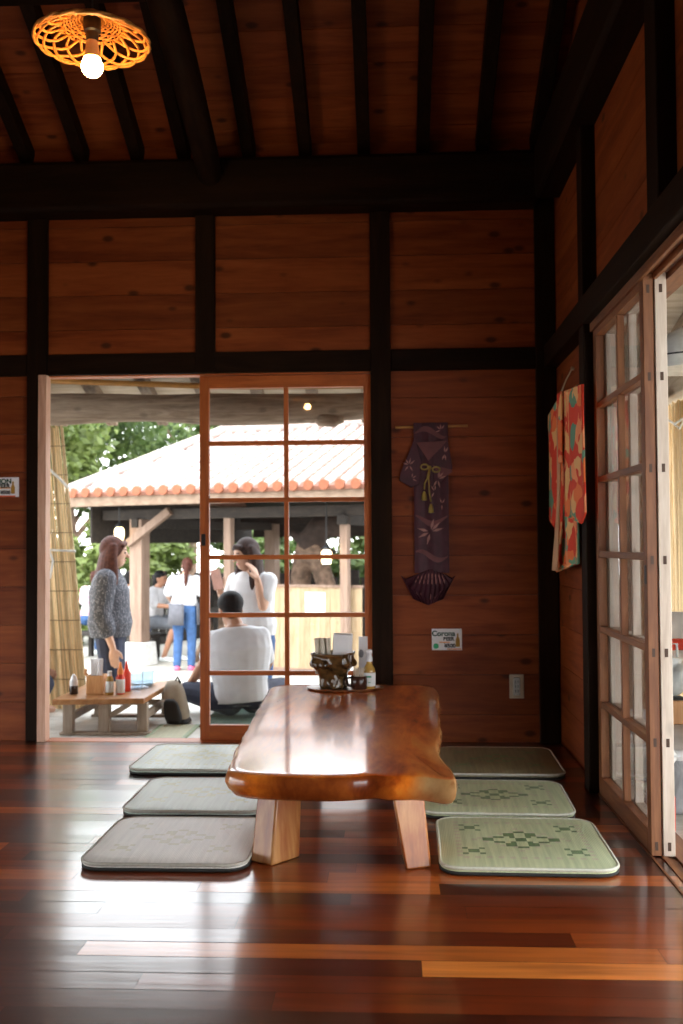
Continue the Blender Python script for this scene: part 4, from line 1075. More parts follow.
mb = MB(); mb.ball((1.27,4.64,.33),(.075,.07,.068)); mb.ball((1.31,4.6,.36),(.05,.05,.055)); mb.ball((1.22,4.66,.36),(.05,.05,.06)); mb.tube([(1.27,4.64,.38),(1.28,4.64,.44)], [.03,.045], 10)
for i, p in enumerate(mb.v): mb.v[i] = p + p.normalized()*0 + V((mnoise.noise(p*40)*.008, mnoise.noise(p*40+V((9,0,0)))*.008, mnoise.noise(p*40+V((0,9,0)))*.006)); 
mb.build('crumpled_body', M['label_white'], pbag, smooth=180, voxel=.006)
mb = MB(); mb.tube([(1.26,4.63,.43),(1.25,4.62,.50),(1.29,4.62,.50),(1.295,4.63,.43)], .006, 6); mb.build('handle', M['label_white'], pbag, smooth=180)
pn = thing('red_white_pennant', (1.40,5.3,DZ), 'red and white cloth banner on a stand behind the veranda table', 'banner')
mb = MB(); mb.tube([(1.40,5.3,DZ+.02),(1.40,5.3,.62)], .008, 8); mb.lathe([(0,0),(.09,0),(.09,.02),(0,.02)], (1.40,5.3,DZ+.001), 20); mb.build('stand', M['cap'], pn, smooth=50)
mb = MB()
for z0, z1, k in ((.28,.40,0),(.40,.46,1),(.46,.60,0)):
    mb.loft([[V((1.36+.22*i/10, 5.285+.012*math.sin(i*1.1+z*4), z)) for i in range(11)] for z in (z0,z1)], k, cap=False, closed=False)
q = mb.build('cloth', [M['paper'], M['ketchup']], pn, smooth=180); q.modifiers.new('t','SOLIDIFY').thickness = .003
rb = thing('red_bottle', (1.13,4.12,DZ), 'small red bottle standing on the deck by the veranda table', 'bottle')
mb = MB(); mb.lathe([(0,0),(.03,0),(.032,.01),(.032,.13),(.014,.17),(0,.17)], (1.05,3.93,DZ+.001), 16); mb.build('body', M['ketchup'], rb, smooth=50)
mb = MB(); mb.lathe([(0,.17),(.014,.17),(.014,.2),(0,.2)], (1.05,3.93,DZ+.001), 12); mb.build('cap', M['cap'], rb, smooth=50)

# ------------------------------------------------------------------ garden pavilion with a red tiled roof
ang = math.radians(22); E_ = V((math.cos(ang), -math.sin(ang), 0)); U_ = V((math.sin(ang), math.cos(ang), 0)); C0 = V((-4.2,12.7,0))
GZ = -.6
def P(s, t, z): return C0 + E_*s + U_*t + V((0,0,z))
pv = thing('garden_pavilion', (-2,13,GZ), 'open timber garden pavilion with mortared red tile roof', 'pavilion')
EZ, SP, HT, SR0, SR1, SE = 1.63, .42, 2.3, 1.0, 6.5, 7.5
RZ = EZ+SP*HT
M['tile'] = plain('faded red roof tile', (.24,.1,.065), .8, var=.25, scale=5); M['mortar'] = plain('white mortar over tile', (.4,.33,.3), .8, var=.3, scale=9)
M['end_tile'] = plain('orange end tile', (.26,.085,.04), .8, var=.15)
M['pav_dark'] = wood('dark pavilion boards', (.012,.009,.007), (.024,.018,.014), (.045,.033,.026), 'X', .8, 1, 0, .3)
M['pav_post'] = wood('pale pavilion post', (.17,.105,.075), (.24,.16,.115), (.32,.22,.165), 'Z', .7, 1, 0, .2)
M['pav_beam'] = wood('tan pavilion beam', (.16,.1,.065), (.22,.15,.1), (.3,.21,.15), 'X', .7, 1, 0, .2)
mb = MB()
mb.add([P(0,0,EZ),P(SE,0,EZ),P(SR1,HT,RZ),P(SR0,HT,RZ)], [(0,1,2,3)]); mb.add([P(SE,2*HT,EZ),P(0,2*HT,EZ),P(SR0,HT,RZ),P(SR1,HT,RZ)], [(0,1,2,3)])
mb.add([P(0,2*HT,EZ),P(0,0,EZ),P(SR0,HT,RZ)], [(0,1,2)]); mb.add([P(SE,0,EZ),P(SE,2*HT,EZ),P(SR1,HT,RZ)], [(0,1,2)])
mb.build('roof_bed', M['tile'], pv, smooth=0).modifiers.new('t','SOLIDIFY').thickness = .05
mb = MB(); eb = MB()
k = .1
while k < SE:
    t1 = min(HT, k*HT/SR0, (SE-k)*HT/(SE-SR1)); rings = []; nst = max(2, int(t1/.14))
    for i in range(nst+1):
        for q in ((0,1) if i < nst else (0,)):
            t = min(t1, t1*i/nst + (.0 if q == 0 else .012)); R_ = (.052 if q == 0 else .066)
            rings.append([P(k+R_*math.cos(a), t, EZ+SP*t-.01+R_*1.15*math.sin(a)) for a in [PI*j/6 for j in range(7)]])
    mb.loft(rings, cap=False, closed=False, seed=RNG.random())
    rings = [[P(k+.062*math.cos(a), t, EZ+.012+.062*math.sin(a)) for a in [2*PI*j/12 for j in range(12)]] for t in (-.02,.04)]
    eb.loft(rings); k += .2
mb.build('cover_tile', M['mortar'], pv, smooth=50); eb.build('end_tile', M['end_tile'], pv, smooth=40)
mb = MB(); mb.tube([P(SR0-.05,HT,RZ+.05),P(SR1+.05,HT,RZ+.05)], .11, 10); mb.tube([P(0,0,EZ+.04),P(SR0,HT,RZ+.05)], .08, 8); mb.tube([P(SE,0,EZ+.04),P(SR1,HT,RZ+.05)], .08, 8)
mb.build('ridge_cap', M['mortar'], pv, smooth=60)
mb = MB(); mb.bar(P(0,.06,EZ-.10),P(SE,.06,EZ-.10), .04, .13); mb.bar(P(.03,.06,EZ-.1),P(.03,2*HT-.06,EZ-.1), .04, .13); mb.build('fascia_board', M['pav_beam'], pv, smooth=0)
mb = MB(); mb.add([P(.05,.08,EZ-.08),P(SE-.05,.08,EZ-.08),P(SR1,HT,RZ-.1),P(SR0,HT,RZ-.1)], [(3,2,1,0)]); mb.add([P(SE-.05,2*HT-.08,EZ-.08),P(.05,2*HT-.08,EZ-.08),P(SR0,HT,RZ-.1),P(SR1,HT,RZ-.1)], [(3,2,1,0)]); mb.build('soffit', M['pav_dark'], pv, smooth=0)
for s in (.76,3.72,6.5):
    for t in (.52,4.1):
        mb = MB(); mb.bar(P(s,t,GZ+.3),P(s,t,1.30), .19 if s < 3 else .1, .19 if s < 3 else .1, up=U_); mb.build('post', M['pav_post'], pv, bevel=.01)
        mb = MB(); mb.loft([[P(s+a*w,t+b*w,z) for a,b in ((-1,-1),(1,-1),(1,1),(-1,1))] for w,z in (((.17,GZ+.001),(.15,GZ+.3)) if s != 3.72 else ((.075,GZ+.001),(.065,GZ+.3)))]); mb.build('plinth', M['enamel'], pv, bevel=.01)
mb = MB(); mb.bar(P(2.12,.52,GZ),P(2.12,.52,1.3), .1, .1, up=U_); mb.build('thin_post', M['pav_post'], pv, bevel=.005)
for t in (.52,4.1):
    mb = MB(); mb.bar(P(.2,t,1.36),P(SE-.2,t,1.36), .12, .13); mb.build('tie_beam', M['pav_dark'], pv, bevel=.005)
for s in (.76,3.72,6.5):
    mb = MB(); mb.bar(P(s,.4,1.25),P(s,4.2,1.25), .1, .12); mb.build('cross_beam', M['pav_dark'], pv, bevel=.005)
mb = MB(); mb.bar(P(.66,.40,.98),P(1.30,.42,1.40), .08, .1); mb.build('brace', M['pav_post'], pv, bevel=.005)
mb = MB(); mb.bar(P(2.4,4.0,1.25),P(3.5,4.05,.72), .06, .08); mb.build('brace', M['pav_dark'], pv, bevel=.005)
mb = MB(); mb.bar(P(.14,.3,1.27),P(.14,4.5,1.27), .03, .56); mb.build('header_boards', M['pav_dark'], pv, smooth=0)
mb = MB(); mb.bar(P(.3,4.3,1.33),P(2.6,4.3,1.33), .03, .5); mb.build('header_boards', M['pav_dark'], pv, smooth=0)
# dark picket fence behind the pavilion
pk = thing('picket_fence', tuple(P(3,4.5,GZ)), 'dark timber picket fence at the back of the pavilion', 'fence')
for k in range(44):
    s = -.6+.19*k; h = .42+.06*((k*7) % 3)
    mb = MB(); mb.bar(P(s,4.5,GZ+.001),P(s,4.5,h), .15, .03, up=U_); mb.build('picket', M['pav_dark'], pk, smooth=0)
for k in range(13):
    t = 1.9+.2*k; mb = MB(); mb.bar(P(-.55,t,GZ+.001),P(-.55,t,.45+.05*((k*7) % 3)), .15, .03, up=E_); mb.build('picket', M['pav_dark'], pk, smooth=0)
mb = MB(); mb.bar(P(-.58,1.8,.15),P(-.58,4.5,.15), .03, .08); mb.build('rail', M['pav_dark'], pk, smooth=0)
mb = MB(); mb.bar(P(-.7,4.53,.15),P(7.8,4.53,.15), .03, .08); mb.bar(P(-.7,4.53,-.3),P(7.8,4.53,-.3), .03, .08); mb.build('rail', M['pav_dark'], pk, smooth=0)
# light board fence with a paper notice
M['lightwood'] = wood('light fence boards', (.3,.2,.105), (.4,.29,.17), (.48,.37,.23), 'Z', .7, 1, .3, .25)
bf = thing('board_fence', tuple(P(3,.5,GZ)), 'light wooden board fence screening the front of the pavilion', 'fence')
mb = MB()
for k in range(12): mb.bar(P(2.30+.1375*k,.64,GZ+.02),P(2.30+.1375*k,.64,.44), .134, .025, up=U_)
mb.build('plank', M['lightwood'], bf, smooth=0)
mb = MB(); mb.bar(P(2.23,.64,.455),P(3.89,.64,.455), .06, .03); mb.bar(P(2.23,.64,GZ+.03),P(3.89,.64,GZ+.03), .06, .05); mb.build('top_rail', M['pav_post'], bf, smooth=0)
nt_ = thing('paper_notice', tuple(P(3.0,.45,.2)), 'blank white paper notice fixed to the light board fence', 'notice')
mb = MB(); mb.bar(P(3.27,.622,.12),P(3.27,.622,.38), .27, .004, up=U_); mb.build('sheet', M['paper'], nt_, smooth=0)
mb = MB()
for a in (-.12,.12): mb.ball(P(3.27+a,.618,.36), .008)
mb.build('pin', M['cap'], nt_)
# forked trunk
M['bark'] = plain('grey-brown bark', (.17,.11,.075), .9, var=.5, scale=14, bump=.8); M['bark_dark'] = plain('dark weathered wood', (.035,.022,.017), .9, var=.4, scale=14, bump=.8)
ft = thing('forked_trunk', tuple(P(2.95,1.3,GZ)), 'gnarled forked tree trunk with a dark broken crown behind the light board fence', 'tree trunk')
mb = MB(); B = lambda s, z: P(s,1.3,z)
mb.limb([B(2.62,GZ+.1),B(2.68,.2),B(2.74,.7),B(2.86,1.0)], [.16,.14,.13,.15]); mb.limb([B(3.25,GZ+.1),B(3.16,.2),B(3.02,.65),B(2.88,1.0)], [.15,.13,.12,.15])
for i, p in enumerate(mb.v): mb.v[i] = p+V((mnoise.noise(p*6)*.03,0,mnoise.noise(p*6+V((5,0,0)))*.03))
mb.build('trunk', M['bark'], ft, smooth=180, voxel=.03)
mb = MB(); mb.limb([B(2.86,.98),B(3.0,1.16),B(3.22,1.2),B(3.38,1.05)], [.17,.17,.13,.05]); mb.limb([B(2.8,1.0),B(2.62,1.12)], [.12,.04]); mb.limb([B(3.2,1.15),B(3.3,1.28)], [.12,.05]); mb.limb([B(2.9,1.0),B(3.12,.88),B(3.25,.86)], [.1,.06,.02])
for i, p in enumerate(mb.v): mb.v[i] = p+V((mnoise.noise(p*7)*.05,0,mnoise.noise(p*7+V((5,0,0)))*.05))
mb.build('broken_crown', M['bark_dark'], ft, smooth=180, voxel=.03)
# lanterns
M['glow'] = plain('lit lantern glass', (1,.85,.6), .3, emit=((1,.75,.4), 7))
def lantern(p, top, label):
    p = V(p); r = thing('lantern', tuple(p), label, 'lantern')
    mb = MB(); mb.lathe([(0,-.09),(.05,-.09),(.062,-.03),(.06,.05),(.03,.08),(0,.08)], p, 14); mb.build('glass_globe', M['glow'], r, smooth=60)
    mb = MB(); mb.lathe([(0,.075),(.06,.075),(.05,.1),(.02,.13),(0,.14)], p, 14); mb.tube([p+V((0,0,.13)), V((p.x,p.y,top))], .008, 6); mb.lathe([(0,-.11),(.04,-.11),(.05,-.088),(0,-.088)], p, 14); mb.build('metal_cap', M['black'], r, smooth=40)
lantern(P(.60,.30,1.12), 1.46, 'lit lantern hanging beside the thick pavilion post')
lantern(P(3.58,.3,.82), 1.46, 'lit round lantern hanging beside the slim pavilion post at the light fence')
# table with curved legs inside the pavilion
gt = thing('pavilion_table', tuple(P(1.6,1.2,GZ)), 'dark pavilion table on curved driftwood legs in front of the waitress', 'table')
mb = MB(); mb.bar(P(1.22,1.15,.08),P(2.4,1.15,.08), .7, .05); mb.build('top', M['pav_dark'], gt, bevel=.01)
for s, dx in ((1.5,.25),(1.75,-.2),(2.2,.25)):
    mb = MB(); mb.tube([P(s,.95,.06),P(s+dx*.1,1.0,-.15),P(s-dx*.4,1.0,-.42),P(s-dx*.9,1.05,GZ+.02)], [.05,.06,.055,.04], 10); mb.build('leg', M['bark'], gt, smooth=180)
be = thing('pavilion_bench', tuple(P(.2,.98,GZ)), 'dark bench inside the pavilion under the seated guests', 'bench')
mb = MB(); mb.bar(P(-.6,.98,-.26),P(.74,.98,-.26), .36, .05); mb.build('seat', M['pav_dark'], be, bevel=.008)
for s in (-.5,.62):
    for t in (.86,1.1):
        mb = MB(); mb.bar(P(s,t,GZ+.001),P(s,t,-.28), .06, .06, up=U_); mb.build('leg', M['pav_dark'], be, bevel=.004)

# ------------------------------------------------------------------ trees
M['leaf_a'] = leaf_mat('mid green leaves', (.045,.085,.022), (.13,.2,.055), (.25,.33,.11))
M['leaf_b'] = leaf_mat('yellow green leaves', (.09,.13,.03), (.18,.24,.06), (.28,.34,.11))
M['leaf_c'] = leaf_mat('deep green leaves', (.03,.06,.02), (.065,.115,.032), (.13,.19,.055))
def tree(name, x, y, h, cr, n, mat, label, cat='tree', low=.45, group=None):
    r = thing(name, (x,y,GZ), label, cat, group); rt = random.Random(int(x*100+y*7))
    mb = MB()
    if low > .2:
        mb.tube([(x,y,GZ),(x+.08,y,GZ+h*.3),(x-.05,y,GZ+h*.55),(x+.05,y,GZ+h*.8)], [.16,.12,.1,.05], 10)
        for k in range(6):
            a = k*1.1; mb.tube([(x,y,GZ+h*(.3+.06*k)),(x+cr*.35*math.cos(a),y+cr*.35*math.sin(a),GZ+h*(.45+.06*k)),(x+cr*.7*math.cos(a),y+cr*.7*math.sin(a),GZ+h*(.55+.06*k))], [.07,.045,.02], 6)
    else:
        for k in range(5):
            a = k*1.3; mb.tube([(x,y,GZ),(x+cr*.4*math.cos(a),y+cr*.4*math.sin(a),GZ+h*.6)], [.04,.015], 6)
    mb.build('trunk', M['bark'], r, smooth=60)
    cl = [(x+rt.uniform(-1,1)*cr*.75, y+rt.uniform(-1,1)*cr*.6, GZ+h*(low+(1-low)*rt.random()), cr*rt.uniform(.28,.5)) for _ in range(16)]
    lf = MB()
    for k in range(n):
        cx, cy, cz, q = cl[k % len(cl)]
        d = V((rt.gauss(0,1), rt.gauss(0,1), rt.gauss(0,1))).normalized(); p = V((cx,cy,cz)) + d*q*rt.uniform(.6,1.05)
        s = rt.uniform(.10,.19); u = V((rt.gauss(0,1), rt.gauss(0,1), rt.gauss(0,.6)-.5)).normalized(); w = u.cross(d+V((.01,0,.3))).normalized()
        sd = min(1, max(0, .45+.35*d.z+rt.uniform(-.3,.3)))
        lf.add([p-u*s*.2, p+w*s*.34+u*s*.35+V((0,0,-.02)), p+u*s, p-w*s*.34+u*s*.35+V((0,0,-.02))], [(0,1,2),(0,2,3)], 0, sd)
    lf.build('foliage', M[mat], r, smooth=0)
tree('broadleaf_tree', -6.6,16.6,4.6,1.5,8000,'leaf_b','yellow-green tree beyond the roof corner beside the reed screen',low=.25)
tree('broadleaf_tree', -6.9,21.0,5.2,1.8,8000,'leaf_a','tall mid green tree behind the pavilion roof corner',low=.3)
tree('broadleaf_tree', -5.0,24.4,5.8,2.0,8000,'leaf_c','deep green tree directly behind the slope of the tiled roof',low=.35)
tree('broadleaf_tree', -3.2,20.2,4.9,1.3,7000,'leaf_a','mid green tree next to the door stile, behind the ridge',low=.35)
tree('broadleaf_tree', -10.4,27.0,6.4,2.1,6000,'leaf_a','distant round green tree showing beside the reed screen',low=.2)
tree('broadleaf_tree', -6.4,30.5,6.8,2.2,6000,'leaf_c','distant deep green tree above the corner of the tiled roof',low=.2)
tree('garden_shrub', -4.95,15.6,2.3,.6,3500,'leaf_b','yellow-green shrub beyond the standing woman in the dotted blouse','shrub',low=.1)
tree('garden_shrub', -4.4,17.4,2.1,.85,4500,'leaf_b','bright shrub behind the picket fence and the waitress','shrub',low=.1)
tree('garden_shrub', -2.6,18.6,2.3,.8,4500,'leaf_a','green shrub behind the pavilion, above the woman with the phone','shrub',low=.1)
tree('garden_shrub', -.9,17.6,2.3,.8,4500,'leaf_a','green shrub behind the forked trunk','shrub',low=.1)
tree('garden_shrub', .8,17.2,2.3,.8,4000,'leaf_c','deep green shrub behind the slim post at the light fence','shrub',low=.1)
#@@PART4
# ------------------------------------------------------------------ people
def person(at, label, s, F, pelvis, shc, head, HF, elbows, wrists, hdirs, knees, ankles, toes, vox=.006, skin='skin', U=None, hipw=.085, shw=.165, fat=1.0, palm=None):
    """A figure: body is one continuous mesh (the thing itself). Returns the body and its measures."""
    F = V(F).normalized(); pelvis, shc, head = V(pelvis), V(shc), V(head); HF = V(HF).normalized()
    U = (shc-pelvis).normalized(); L = U.cross(F).normalized(); F = L.cross(U).normalized()
    HU = (head-shc).normalized()*.4+V((0,0,1)); HU = (HU - HF*HU.dot(HF)).normalized(); HL = HU.cross(HF).normalized()
    S = lambda v: v*s
    def ring(c, a, b, n=16): return [c + L*(a*s*math.cos(2*PI*k/n)) + F*(b*s*math.sin(2*PI*k/n)) for k in range(n)]
    tl = (shc-pelvis).length
    prof = [(-.2,.11,.085),(-.1,.155,.105),(.1,.16,.115),(.38,.125*fat,.092*fat),(.7,.15*fat,.112*fat),(.9,.165,.095),(1.02,.12,.07),(1.1,.06,.055)]
    mb = MB(); mb.loft([ring(pelvis+U*(tl*t), a, b) for t, a, b in prof])
    mb.limb([shc+U*S(.0), shc.lerp(head,.5), head-HU*S(.05)], [S(.058),S(.05),S(.05)])
    ax = (HL, HF, HU)
    mb.ball(head+HU*S(.012), (S(.074),S(.092),S(.1)), ax, 18, 12); mb.ball(head-HU*S(.055)+HF*S(.026), (S(.052),S(.058),S(.058)), ax, 14, 10)
    mb.limb([head+HF*S(.086)+HU*S(.012), head+HF*S(.105)-HU*S(.022)], [S(.008),S(.0135)])
    for q in (-1,1): mb.ball(head+HL*(q*S(.076))-HF*S(.008)-HU*S(.008), (S(.009),S(.02),S(.03)), ax)
    sh, arms = [], []
    for i, q in enumerate((1,-1)):                                  # left, then right
        p0 = shc+L*(q*S(shw))-U*S(.045); sh.append(p0)
        e, w = V(elbows[i]), V(wrists[i]); arms.append([p0, e, w])
        mb.limb([p0, p0.lerp(e,.5), e, e.lerp(w,.35), w], [S(.05),S(.043),S(.036),S(.036),S(.025)])
        d = V(hdirs[i]).normalized() if hdirs[i] else (w-e).normalized()
        pn = V(palm[i]) if palm and palm[i] else -L*q
        pn = (pn-d*pn.dot(d)).normalized(); ac = d.cross(pn).normalized()
        if ac.dot(F) < 0 and not (palm and palm[i]): ac = -ac
        mb.ball(w+d*S(.05), (S(.048),S(.037),S(.015)), (d,ac,pn), 12, 8); mb.limb([w, w+d*S(.03)], [S(.024),S(.022)])
        for j, (o, ln) in enumerate(((.028,.066),(.0095,.076),(-.0095,.072),(-.027,.056))):
            b0 = w+d*S(.085)+ac*S(o); m1 = b0+d*S(ln*.55)+pn*S(.012); t1 = m1+d*S(ln*.38)+pn*S(.024)
            mb.limb([b0-d*S(.02), b0, m1, t1], [S(.0095),S(.0092),S(.0085),S(.007)])
        b0 = w+d*S(.03)+ac*S(.03); mb.limb([b0, b0+d*S(.025)+ac*S(.022)+pn*S(.01), b0+d*S(.058)+ac*S(.026)+pn*S(.02)], [S(.0125),S(.0105),S(.008)])
    legs = []
    for i, q in enumerate((1,-1)):
        hp = pelvis+L*(q*S(hipw))-U*S(.05); k, a = V(knees[i]), V(ankles[i]); legs.append([hp,k,a])
        mb.limb([hp, hp.lerp(k,.5), k, k.lerp(a,.3), a], [S(.085),S(.07),S(.052),S(.053),S(.036)])
        t = V(toes[i]).normalized(); mb.limb([a-V((0,0,S(.035)))-t*S(.03), a-V((0,0,S(.045)))+t*S(.1), a-V((0,0,S(.052)))+t*S(.15)], [S(.035),S(.032),S(.024)])
    o = mb.build('person', M[skin], org=at, smooth=180, voxel=vox, relax=2)
    tag(o, label, 'person')
    K = dict(o=o, s=s, F=F, U=U, L=L, pelvis=pelvis, shc=shc, head=head, HF=HF, HU=HU, HL=HL, arms=arms, legs=legs, tl=tl, vox=vox, toes=[V(t).normalized() for t in toes], fat=fat)
    for q in (-1,1):
        e = MB(); e.ball(head+HF*S(.079)+HL*(q*S(.031))+HU*S(.006), (S(.013),S(.011),S(.008)), ax); e.build('eye', M['eye'], o, smooth=180)
        e = MB(); e.limb([head+HF*S(.083)+HL*(q*S(.018))+HU*S(.03), head+HF*S(.076)+HL*(q*S(.044))+HU*S(.03)], [S(.005),S(.003)]); e.build('eyebrow', M['hair_black'], o, smooth=180)
    e = MB(); e.ball(head+HF*S(.083)-HU*S(.052), (S(.022),S(.006),S(.007)), ax); e.build('mouth', M['lip'], o, smooth=180)
    return K

def part_chain(pts, rs, frac):
    """The first frac of a polyline with matching radii."""
    seg = [(pts[i+1]-pts[i]).length for i in range(len(pts)-1)]; tot = sum(seg)*frac; out, ro = [pts[0]], [rs[0]]
    for i, l in enumerate(seg):
        if tot >= l: out.append(pts[i+1]); ro.append(rs[i+1]); tot -= l
        else:
            t = tot/l; out.append(pts[i].lerp(pts[i+1], t)); ro.append(rs[i]+(rs[i+1]-rs[i])*t); break
    return out, ro

def shirt(K, mat, name='shirt', sleeve=.35, ease=.02, hem=-.02, loose=0.0, sl_loose=.012, flare=0.0):
    s, L, F, U = K['s'], K['L'], K['F'], K['U']; f = K['fat']
    def ring(c, a, b, n=20): return [c + L*((a*s+ease)*math.cos(2*PI*k/n)) + F*((b*s+ease)*math.sin(2*PI*k/n)) for k in range(n)]
    prof = [(hem,.158+flare,.115+flare),(.15,.155+loose,.115+loose),(.38,.132*f+loose,.098*f+loose),(.7,.152*f+loose*.6,.115*f+loose*.5),(.9,.165*(1+(f-1)*.6),.1),(1.02,.12*(1+(f-1)*.8),.072),(1.07,.07,.06)]
    mb = MB(); mb.loft([ring(K['pelvis']+U*(K['tl']*t), a, b) for t, a, b in prof])
    for pts in K['arms']:
        p, r = part_chain(pts, [(.056*s+sl_loose), (.044*s+sl_loose), (.034*s+sl_loose)], sleeve)
        if len(p) > 1: mb.limb(p[:-1]+[p[-1]], r)
    return mb.build(name, mat, K['o'], smooth=180, voxel=K['vox']*1.15, relax=3)

def trousers(K, mat, name='trousers', frac=.97, ease=.012):
    s, L, F, U = K['s'], K['L'], K['F'], K['U']
    def ring(c, a, b, n=18): return [c + L*((a*s+ease)*math.cos(2*PI*k/n)) + F*((b*s+ease)*math.sin(2*PI*k/n)) for k in range(n)]
    mb = MB(); mb.loft([ring(K['pelvis']+U*(K['tl']*t), a, b) for t, a, b in ((-.22,.12,.09),(-.1,.158,.108),(.1,.162,.116),(.24,.145,.105))])
    for pts in K['legs']:
        mid = [pts[0], pts[0].lerp(pts[1],.5), pts[1], pts[2]]
        p, r = part_chain(mid, [.09*s+ease,.075*s+ease,.057*s+ease,.043*s+ease], frac); mb.limb(p, r)
    return mb.build(name, mat, K['o'], smooth=180, voxel=K['vox']*1.15, relax=2)

def shoes(K, mat):
    s = K['s']
    for pts, t in zip(K['legs'], K['toes']):
        a = pts[2]; mb = MB(); dn = V((0,0,s))
        mb.limb([a-dn*.038-t*s*.035, a-dn*.04+t*s*.05, a-dn*.046+t*s*.155], [s*.043,s*.042,s*.033]); mb.build('shoe', mat, K['o'], smooth=180, voxel=K['vox'])

def hair(K, mat, length=0.0, pony=False, fringe=True, vol=1.0, out=1.25):
    s, h, HF, HU, HL = K['s'], K['head'], K['HF'], K['HU'], K['HL']; ax = (HL, HF, HU); mb = MB()
    mb.ball(h+HU*s*(.03 if fringe or length else .042)-HF*s*.02, (s*.084*vol, s*.092*vol, s*(.095 if fringe or length else .08)*vol), ax, 20, 14)
    if fringe or length: mb.ball(h-HF*s*.045-HU*s*.02, (s*.074*vol, s*.055*vol, s*.085*vol), ax, 16, 10)
    else: mb.ball(h-HF*s*.048-HU*s*.0, (s*.068*vol, s*.048*vol, s*.07*vol), ax, 16, 10)
    if fringe: mb.limb([h+HF*s*.06+HL*s*.045+HU*s*.07, h+HF*s*.072+HU*s*.078, h+HF*s*.06-HL*s*.05+HU*s*.06], [s*.02,s*.022,s*.02])
    if length:
        n = 13; dn = V((0,0,-1))
        for k in range(n):
            a = PI*(.02+.96*k/(n-1)) if True else 0
            side = HL*math.cos(a); back = -HF*math.sin(a)
            top = h+HU*s*.05+side*s*.068*vol+back*s*.06; mid = h-HU*s*.04+side*s*.092*vol+back*s*.085; end = h+dn*s*length+side*s*.088*vol*out+back*s*.11*out+HF*s*.02
            mb.limb([top, mid, mid.lerp(end,.5), end], [s*.03,s*.034,s*.034,s*.018])
    if pony:
        mb.limb([h-HF*s*.09+HU*s*.02, h-HF*s*.13-HU*s*.05, h-HF*s*.13-HU*s*.2, h-HF*s*.115-HU*s*.36], [s*.03,s*.036,s*.034,s*.012])
    mb.build('hair', mat, K['o'], smooth=180, voxel=K['vox'], relax=2)

# woman in the dotted blouse, standing in profile beyond the outdoor table
s = .985; px_, py_ = -2.11, 7.45
K = person((px_,py_,-.6), 'standing woman with long brown hair in dotted dark blouse, seen in profile', s, (.93,.12,0), (px_-.02,py_,.31), (px_-.035,py_,.75), (px_+.012,py_,.905), (.97,.22,-.06),
    [(px_-.03,py_+.2,.46),(px_-.03,py_-.215,.455)], [(px_-.02,py_+.19,.22),(px_+.055,py_-.20,.21)], [None,(.12,.02,-1)], [(px_+.0,py_+.09,-.11),(px_+.02,py_-.085,-.11)], [(px_-.03,py_+.09,-.53),(px_-.01,py_-.09,-.53)], [(1,.15,0),(1,.05,0)], shw=.165)
shirt(K, M['blouse'], 'blouse', sleeve=.72, ease=.022, hem=-.08, loose=.035, sl_loose=.030, flare=.01); trousers(K, M['navy']); shoes(K, M['dark_sole']); hair(K, M['hair_brown'], length=.29, vol=1.1, out=1.5)
# woman holding a phone up, behind the glazed door
s = .985; px_, py_ = -1.06, 7.35; Fw = V((-.55,-.83,0)).normalized(); Lw = V((0,0,1)).cross(Fw)
K = person((px_,py_,-.6), 'standing woman in white shirt holding up a phone and touching her face', s, Fw, (px_+.03,py_,.31), (px_+.02,py_,.735), (px_-.02,py_-.03,.885), (-.78,-.6,-.2),
    [(px_+.125,py_-.18,.515),(px_-.17,py_+.02,.50)], [(px_+.088,py_-.17,.70),(px_-.185,py_-.19,.625)], [(-.38,.12,1),(-.25,-.2,.9)],
    [(px_+.10,py_-.06,-.11),(px_-.03,py_+.05,-.11)], [(px_+.10,py_,-.53),(px_-.04,py_+.1,-.53)], [Fw,Fw], palm=[(-.6,.3,-.1),(.55,-.6,.3)])
shirt(K, M['white_cloth'], 'shirt', sleeve=.3, ease=.02, hem=-.05, loose=.02, sl_loose=.012); trousers(K, M['jeans']); shoes(K, M['dark_sole']); hair(K, M['hair_ash'], length=.30, vol=1.08, out=1.3)
ph = thing('phone', (px_-.245,py_-.2,.65), 'pinkish phone held up by the woman in the white shirt', 'phone')
mb = MB(); c = V((px_-.195,py_-.262,.715)); dd = V((-.22,.0,1)).normalized(); mb.bar(c-dd*.072, c+dd*.072, .075, .01, up=(.5,-.8,.1)); mb.build('case', plain('pinkish phone case', (.62,.36,.3), .4), ph, bevel=.004)
mb = MB(); mb.bar(c-dd*.066+V((.003,.005,0)), c+dd*.066+V((.003,.005,0)), .068, .003, up=(.5,-.8,.1)); mb.build('screen', M['black'], ph, smooth=0)
# man sitting with his back to the room on the green mat
s = .97; dx = -.065; mz = .034
def Q(x, y, z): return (x+dx, y, z+mz)
K = person(Q(-.92,6.42,DZ-mz), 'man in pale grey shirt sitting cross-legged on the green mat, back turned', s, (-.12,.99,0), Q(-.915,6.42,-.02), Q(-.945,6.44,.37), Q(-.995,6.49,.505), (-.45,.88,-.2),
    [Q(-1.175,6.55,.16),Q(-.76,6.60,.15)], [Q(-1.29,6.62,.0),Q(-.84,6.80,.03)], [(.5,.7,-.3),(-.4,.7,-.2)], [Q(-1.30,6.60,-.045),Q(-.70,6.80,-.045)], [Q(-.90,6.80,-.07),Q(-1.0,6.76,-.06)], [(.8,.3,-.05),(-.8,.3,-.05)], skin='skin_tan', shw=.160, fat=1.34)
shirt(K, M['greywhite_cloth'], 'shirt', sleeve=.40, ease=.024, hem=-.16, loose=.0, sl_loose=.006); trousers(K, M['navy'], ease=.012); hair(K, M['hair_black'], fringe=False, vol=1.05)
